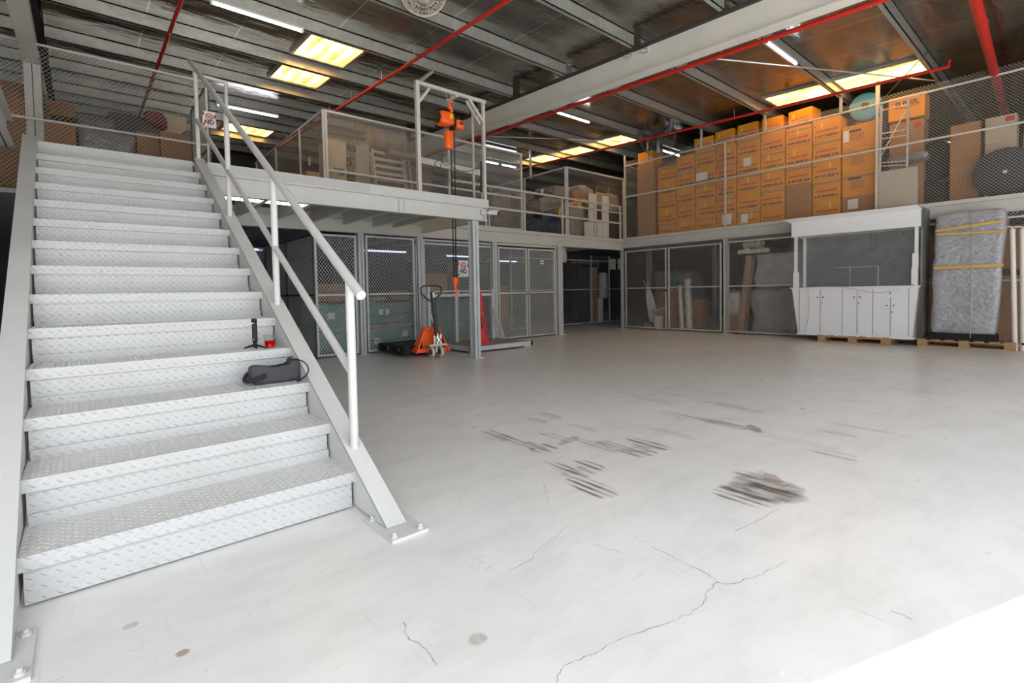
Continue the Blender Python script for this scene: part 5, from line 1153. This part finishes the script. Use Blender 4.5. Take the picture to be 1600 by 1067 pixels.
ulb(290, 250, 325, 205, 10.9, 'wrap_dark', 'wrapped goods just left of the no smoking sign post', 4)
a = PY(240, 184, 11.5); one('red_sack', MB().rbox(a, (.36, .25, .26), .08, .08, 4, 7, seed=5), 'maroon', 'red crumpled sack on the goods behind the landing fence', 'sack')
for yy, lab in ((10.6, 'long white shelf beam behind the column, nearer'), (12.2, 'long white shelf beam behind the column, farther')):
    pass
# ================================================================ fans
def fan(c, nrm, r, lab, mount, guard='fan_wire', blade='fan_blade', rings=4):
    c = Vector(c); nrm = Vector(nrm).normalized(); x = nrm.cross(Vector((0, 0, 1))).normalized(); y = x.cross(nrm)
    t = thing('wall_fan', lab, 'fan', c, 'caged industrial fans')
    def ring(rr, d, th): return [c+nrm*d+(x*math.cos(a)+y*math.sin(a))*rr for a in [i*PI/20 for i in range(40)]], th
    g = MB(); P_, th = ring(r, 0, .011); g.tube(P_, th, 6, closed=True); g.build('outer_ring', guard, t)
    g = MB()
    for k_ in range(1, rings+1):
        for s in (1, -1):
            P_, th = ring(r*k_/(rings+.5), s*.09*(1-(k_/(rings+1))**2), .0045); g.tube(P_, th, 4, closed=True)
    for i in range(28):
        a = i*2*PI/28; d = x*math.cos(a)+y*math.sin(a)
        for s in (1, -1): g.tube([c+nrm*s*.10, c+d*r*.6+nrm*s*.07, c+d*r], .0034, 4)
    g.build('wire_guard', guard, t)
    MB().lathe(c, [(.05, -.2), (.08, -.18), (.08, -.04), (.05, .0), (.05, .05), (.02, .09)], 18, nrm).build('motor', 'black_plastic', t)
    for i in range(3):
        a = i*2*PI/3+.4; d = x*math.cos(a)+y*math.sin(a); e = nrm.cross(d)
        MB().prism([c+d*.05-e*.02, c+d*r*.80-e*.06, c+d*r*.84+e*.05+nrm*.03, c+d*.05+e*.02+nrm*.02], nrm*.006).build('blade', blade, t)
    m_ = Vector(mount); MB().tube([c-nrm*.15, Vector((m_.x, m_.y, (c-nrm*.15).z)), m_], .02, 8).build('mount', 'beam_paint', t)
    return t
c = PX(1028, 215, 11.55); dirv = (Vector((0, 0, CAMZ))-c)
fan(c, (-.6, -.7, -.25), .46, 'black caged fan hanging below the foil roof above the tall brown carton', (c.x+.25, c.y+.15, roofz(c.y)+.05))
c = PY(662, -9, 6.0); fan(c, (-.2, -.5, -.85), .30, 'cream rimmed caged fan cut by the top picture edge', (c.x, c.y+.3, roofz(c.y)), guard='fan_guard_cream')
# floor cracks
def crack(pts, w=.005):
    mb = MB(); P_ = [PZ(a, b, 0) for a, b in pts]; Q = []
    for i in range(len(P_)-1):
        for k_ in range(6): p = P_[i].lerp(P_[i+1], k_/6); Q.append(p+Vector((r7.uniform(-1, 1), r7.uniform(-1, 1), 0))*.006)
    Q.append(P_[-1]); vs = []; fs = []
    for i, p in enumerate(Q):
        d = (Q[min(i+1, len(Q)-1)]-Q[max(i-1, 0)]).normalized(); s = Vector((-d.y, d.x, 0))*w*r7.uniform(.05, .32); vs += [p+s+Vector((0, 0, .0012)), p-s+Vector((0, 0, .0012))]
    for i in range(len(Q)-1): fs.append((2*i, 2*i+1, 2*i+3, 2*i+2))
    mb.add(vs, fs); return mb
fl = bpy.data.objects['floor']
for pts in (((1018, 853), (1060, 875), (1105, 895), (1121, 910), (1103, 930), (1101, 942), (1075, 960), (1040, 975)), ((1121, 910), (1140, 913), (1185, 900), (1215, 885), (1230, 877)), ((886, 822), (867, 840), (838, 862), (830, 875), (795, 892)),
            ((630, 975), (640, 1000), (668, 1015), (683, 1040)), ((865, 1067), (880, 1040), (930, 1020), (965, 1000), (1040, 975)), ((855, 785), (853, 770), (849, 755)), ((925, 850), (950, 858), (972, 865)), ((1395, 955), (1425, 968)), ((1150, 830), (1190, 810), (1215, 795))):
    crack(pts).build('crack', 'lift_top', fl)
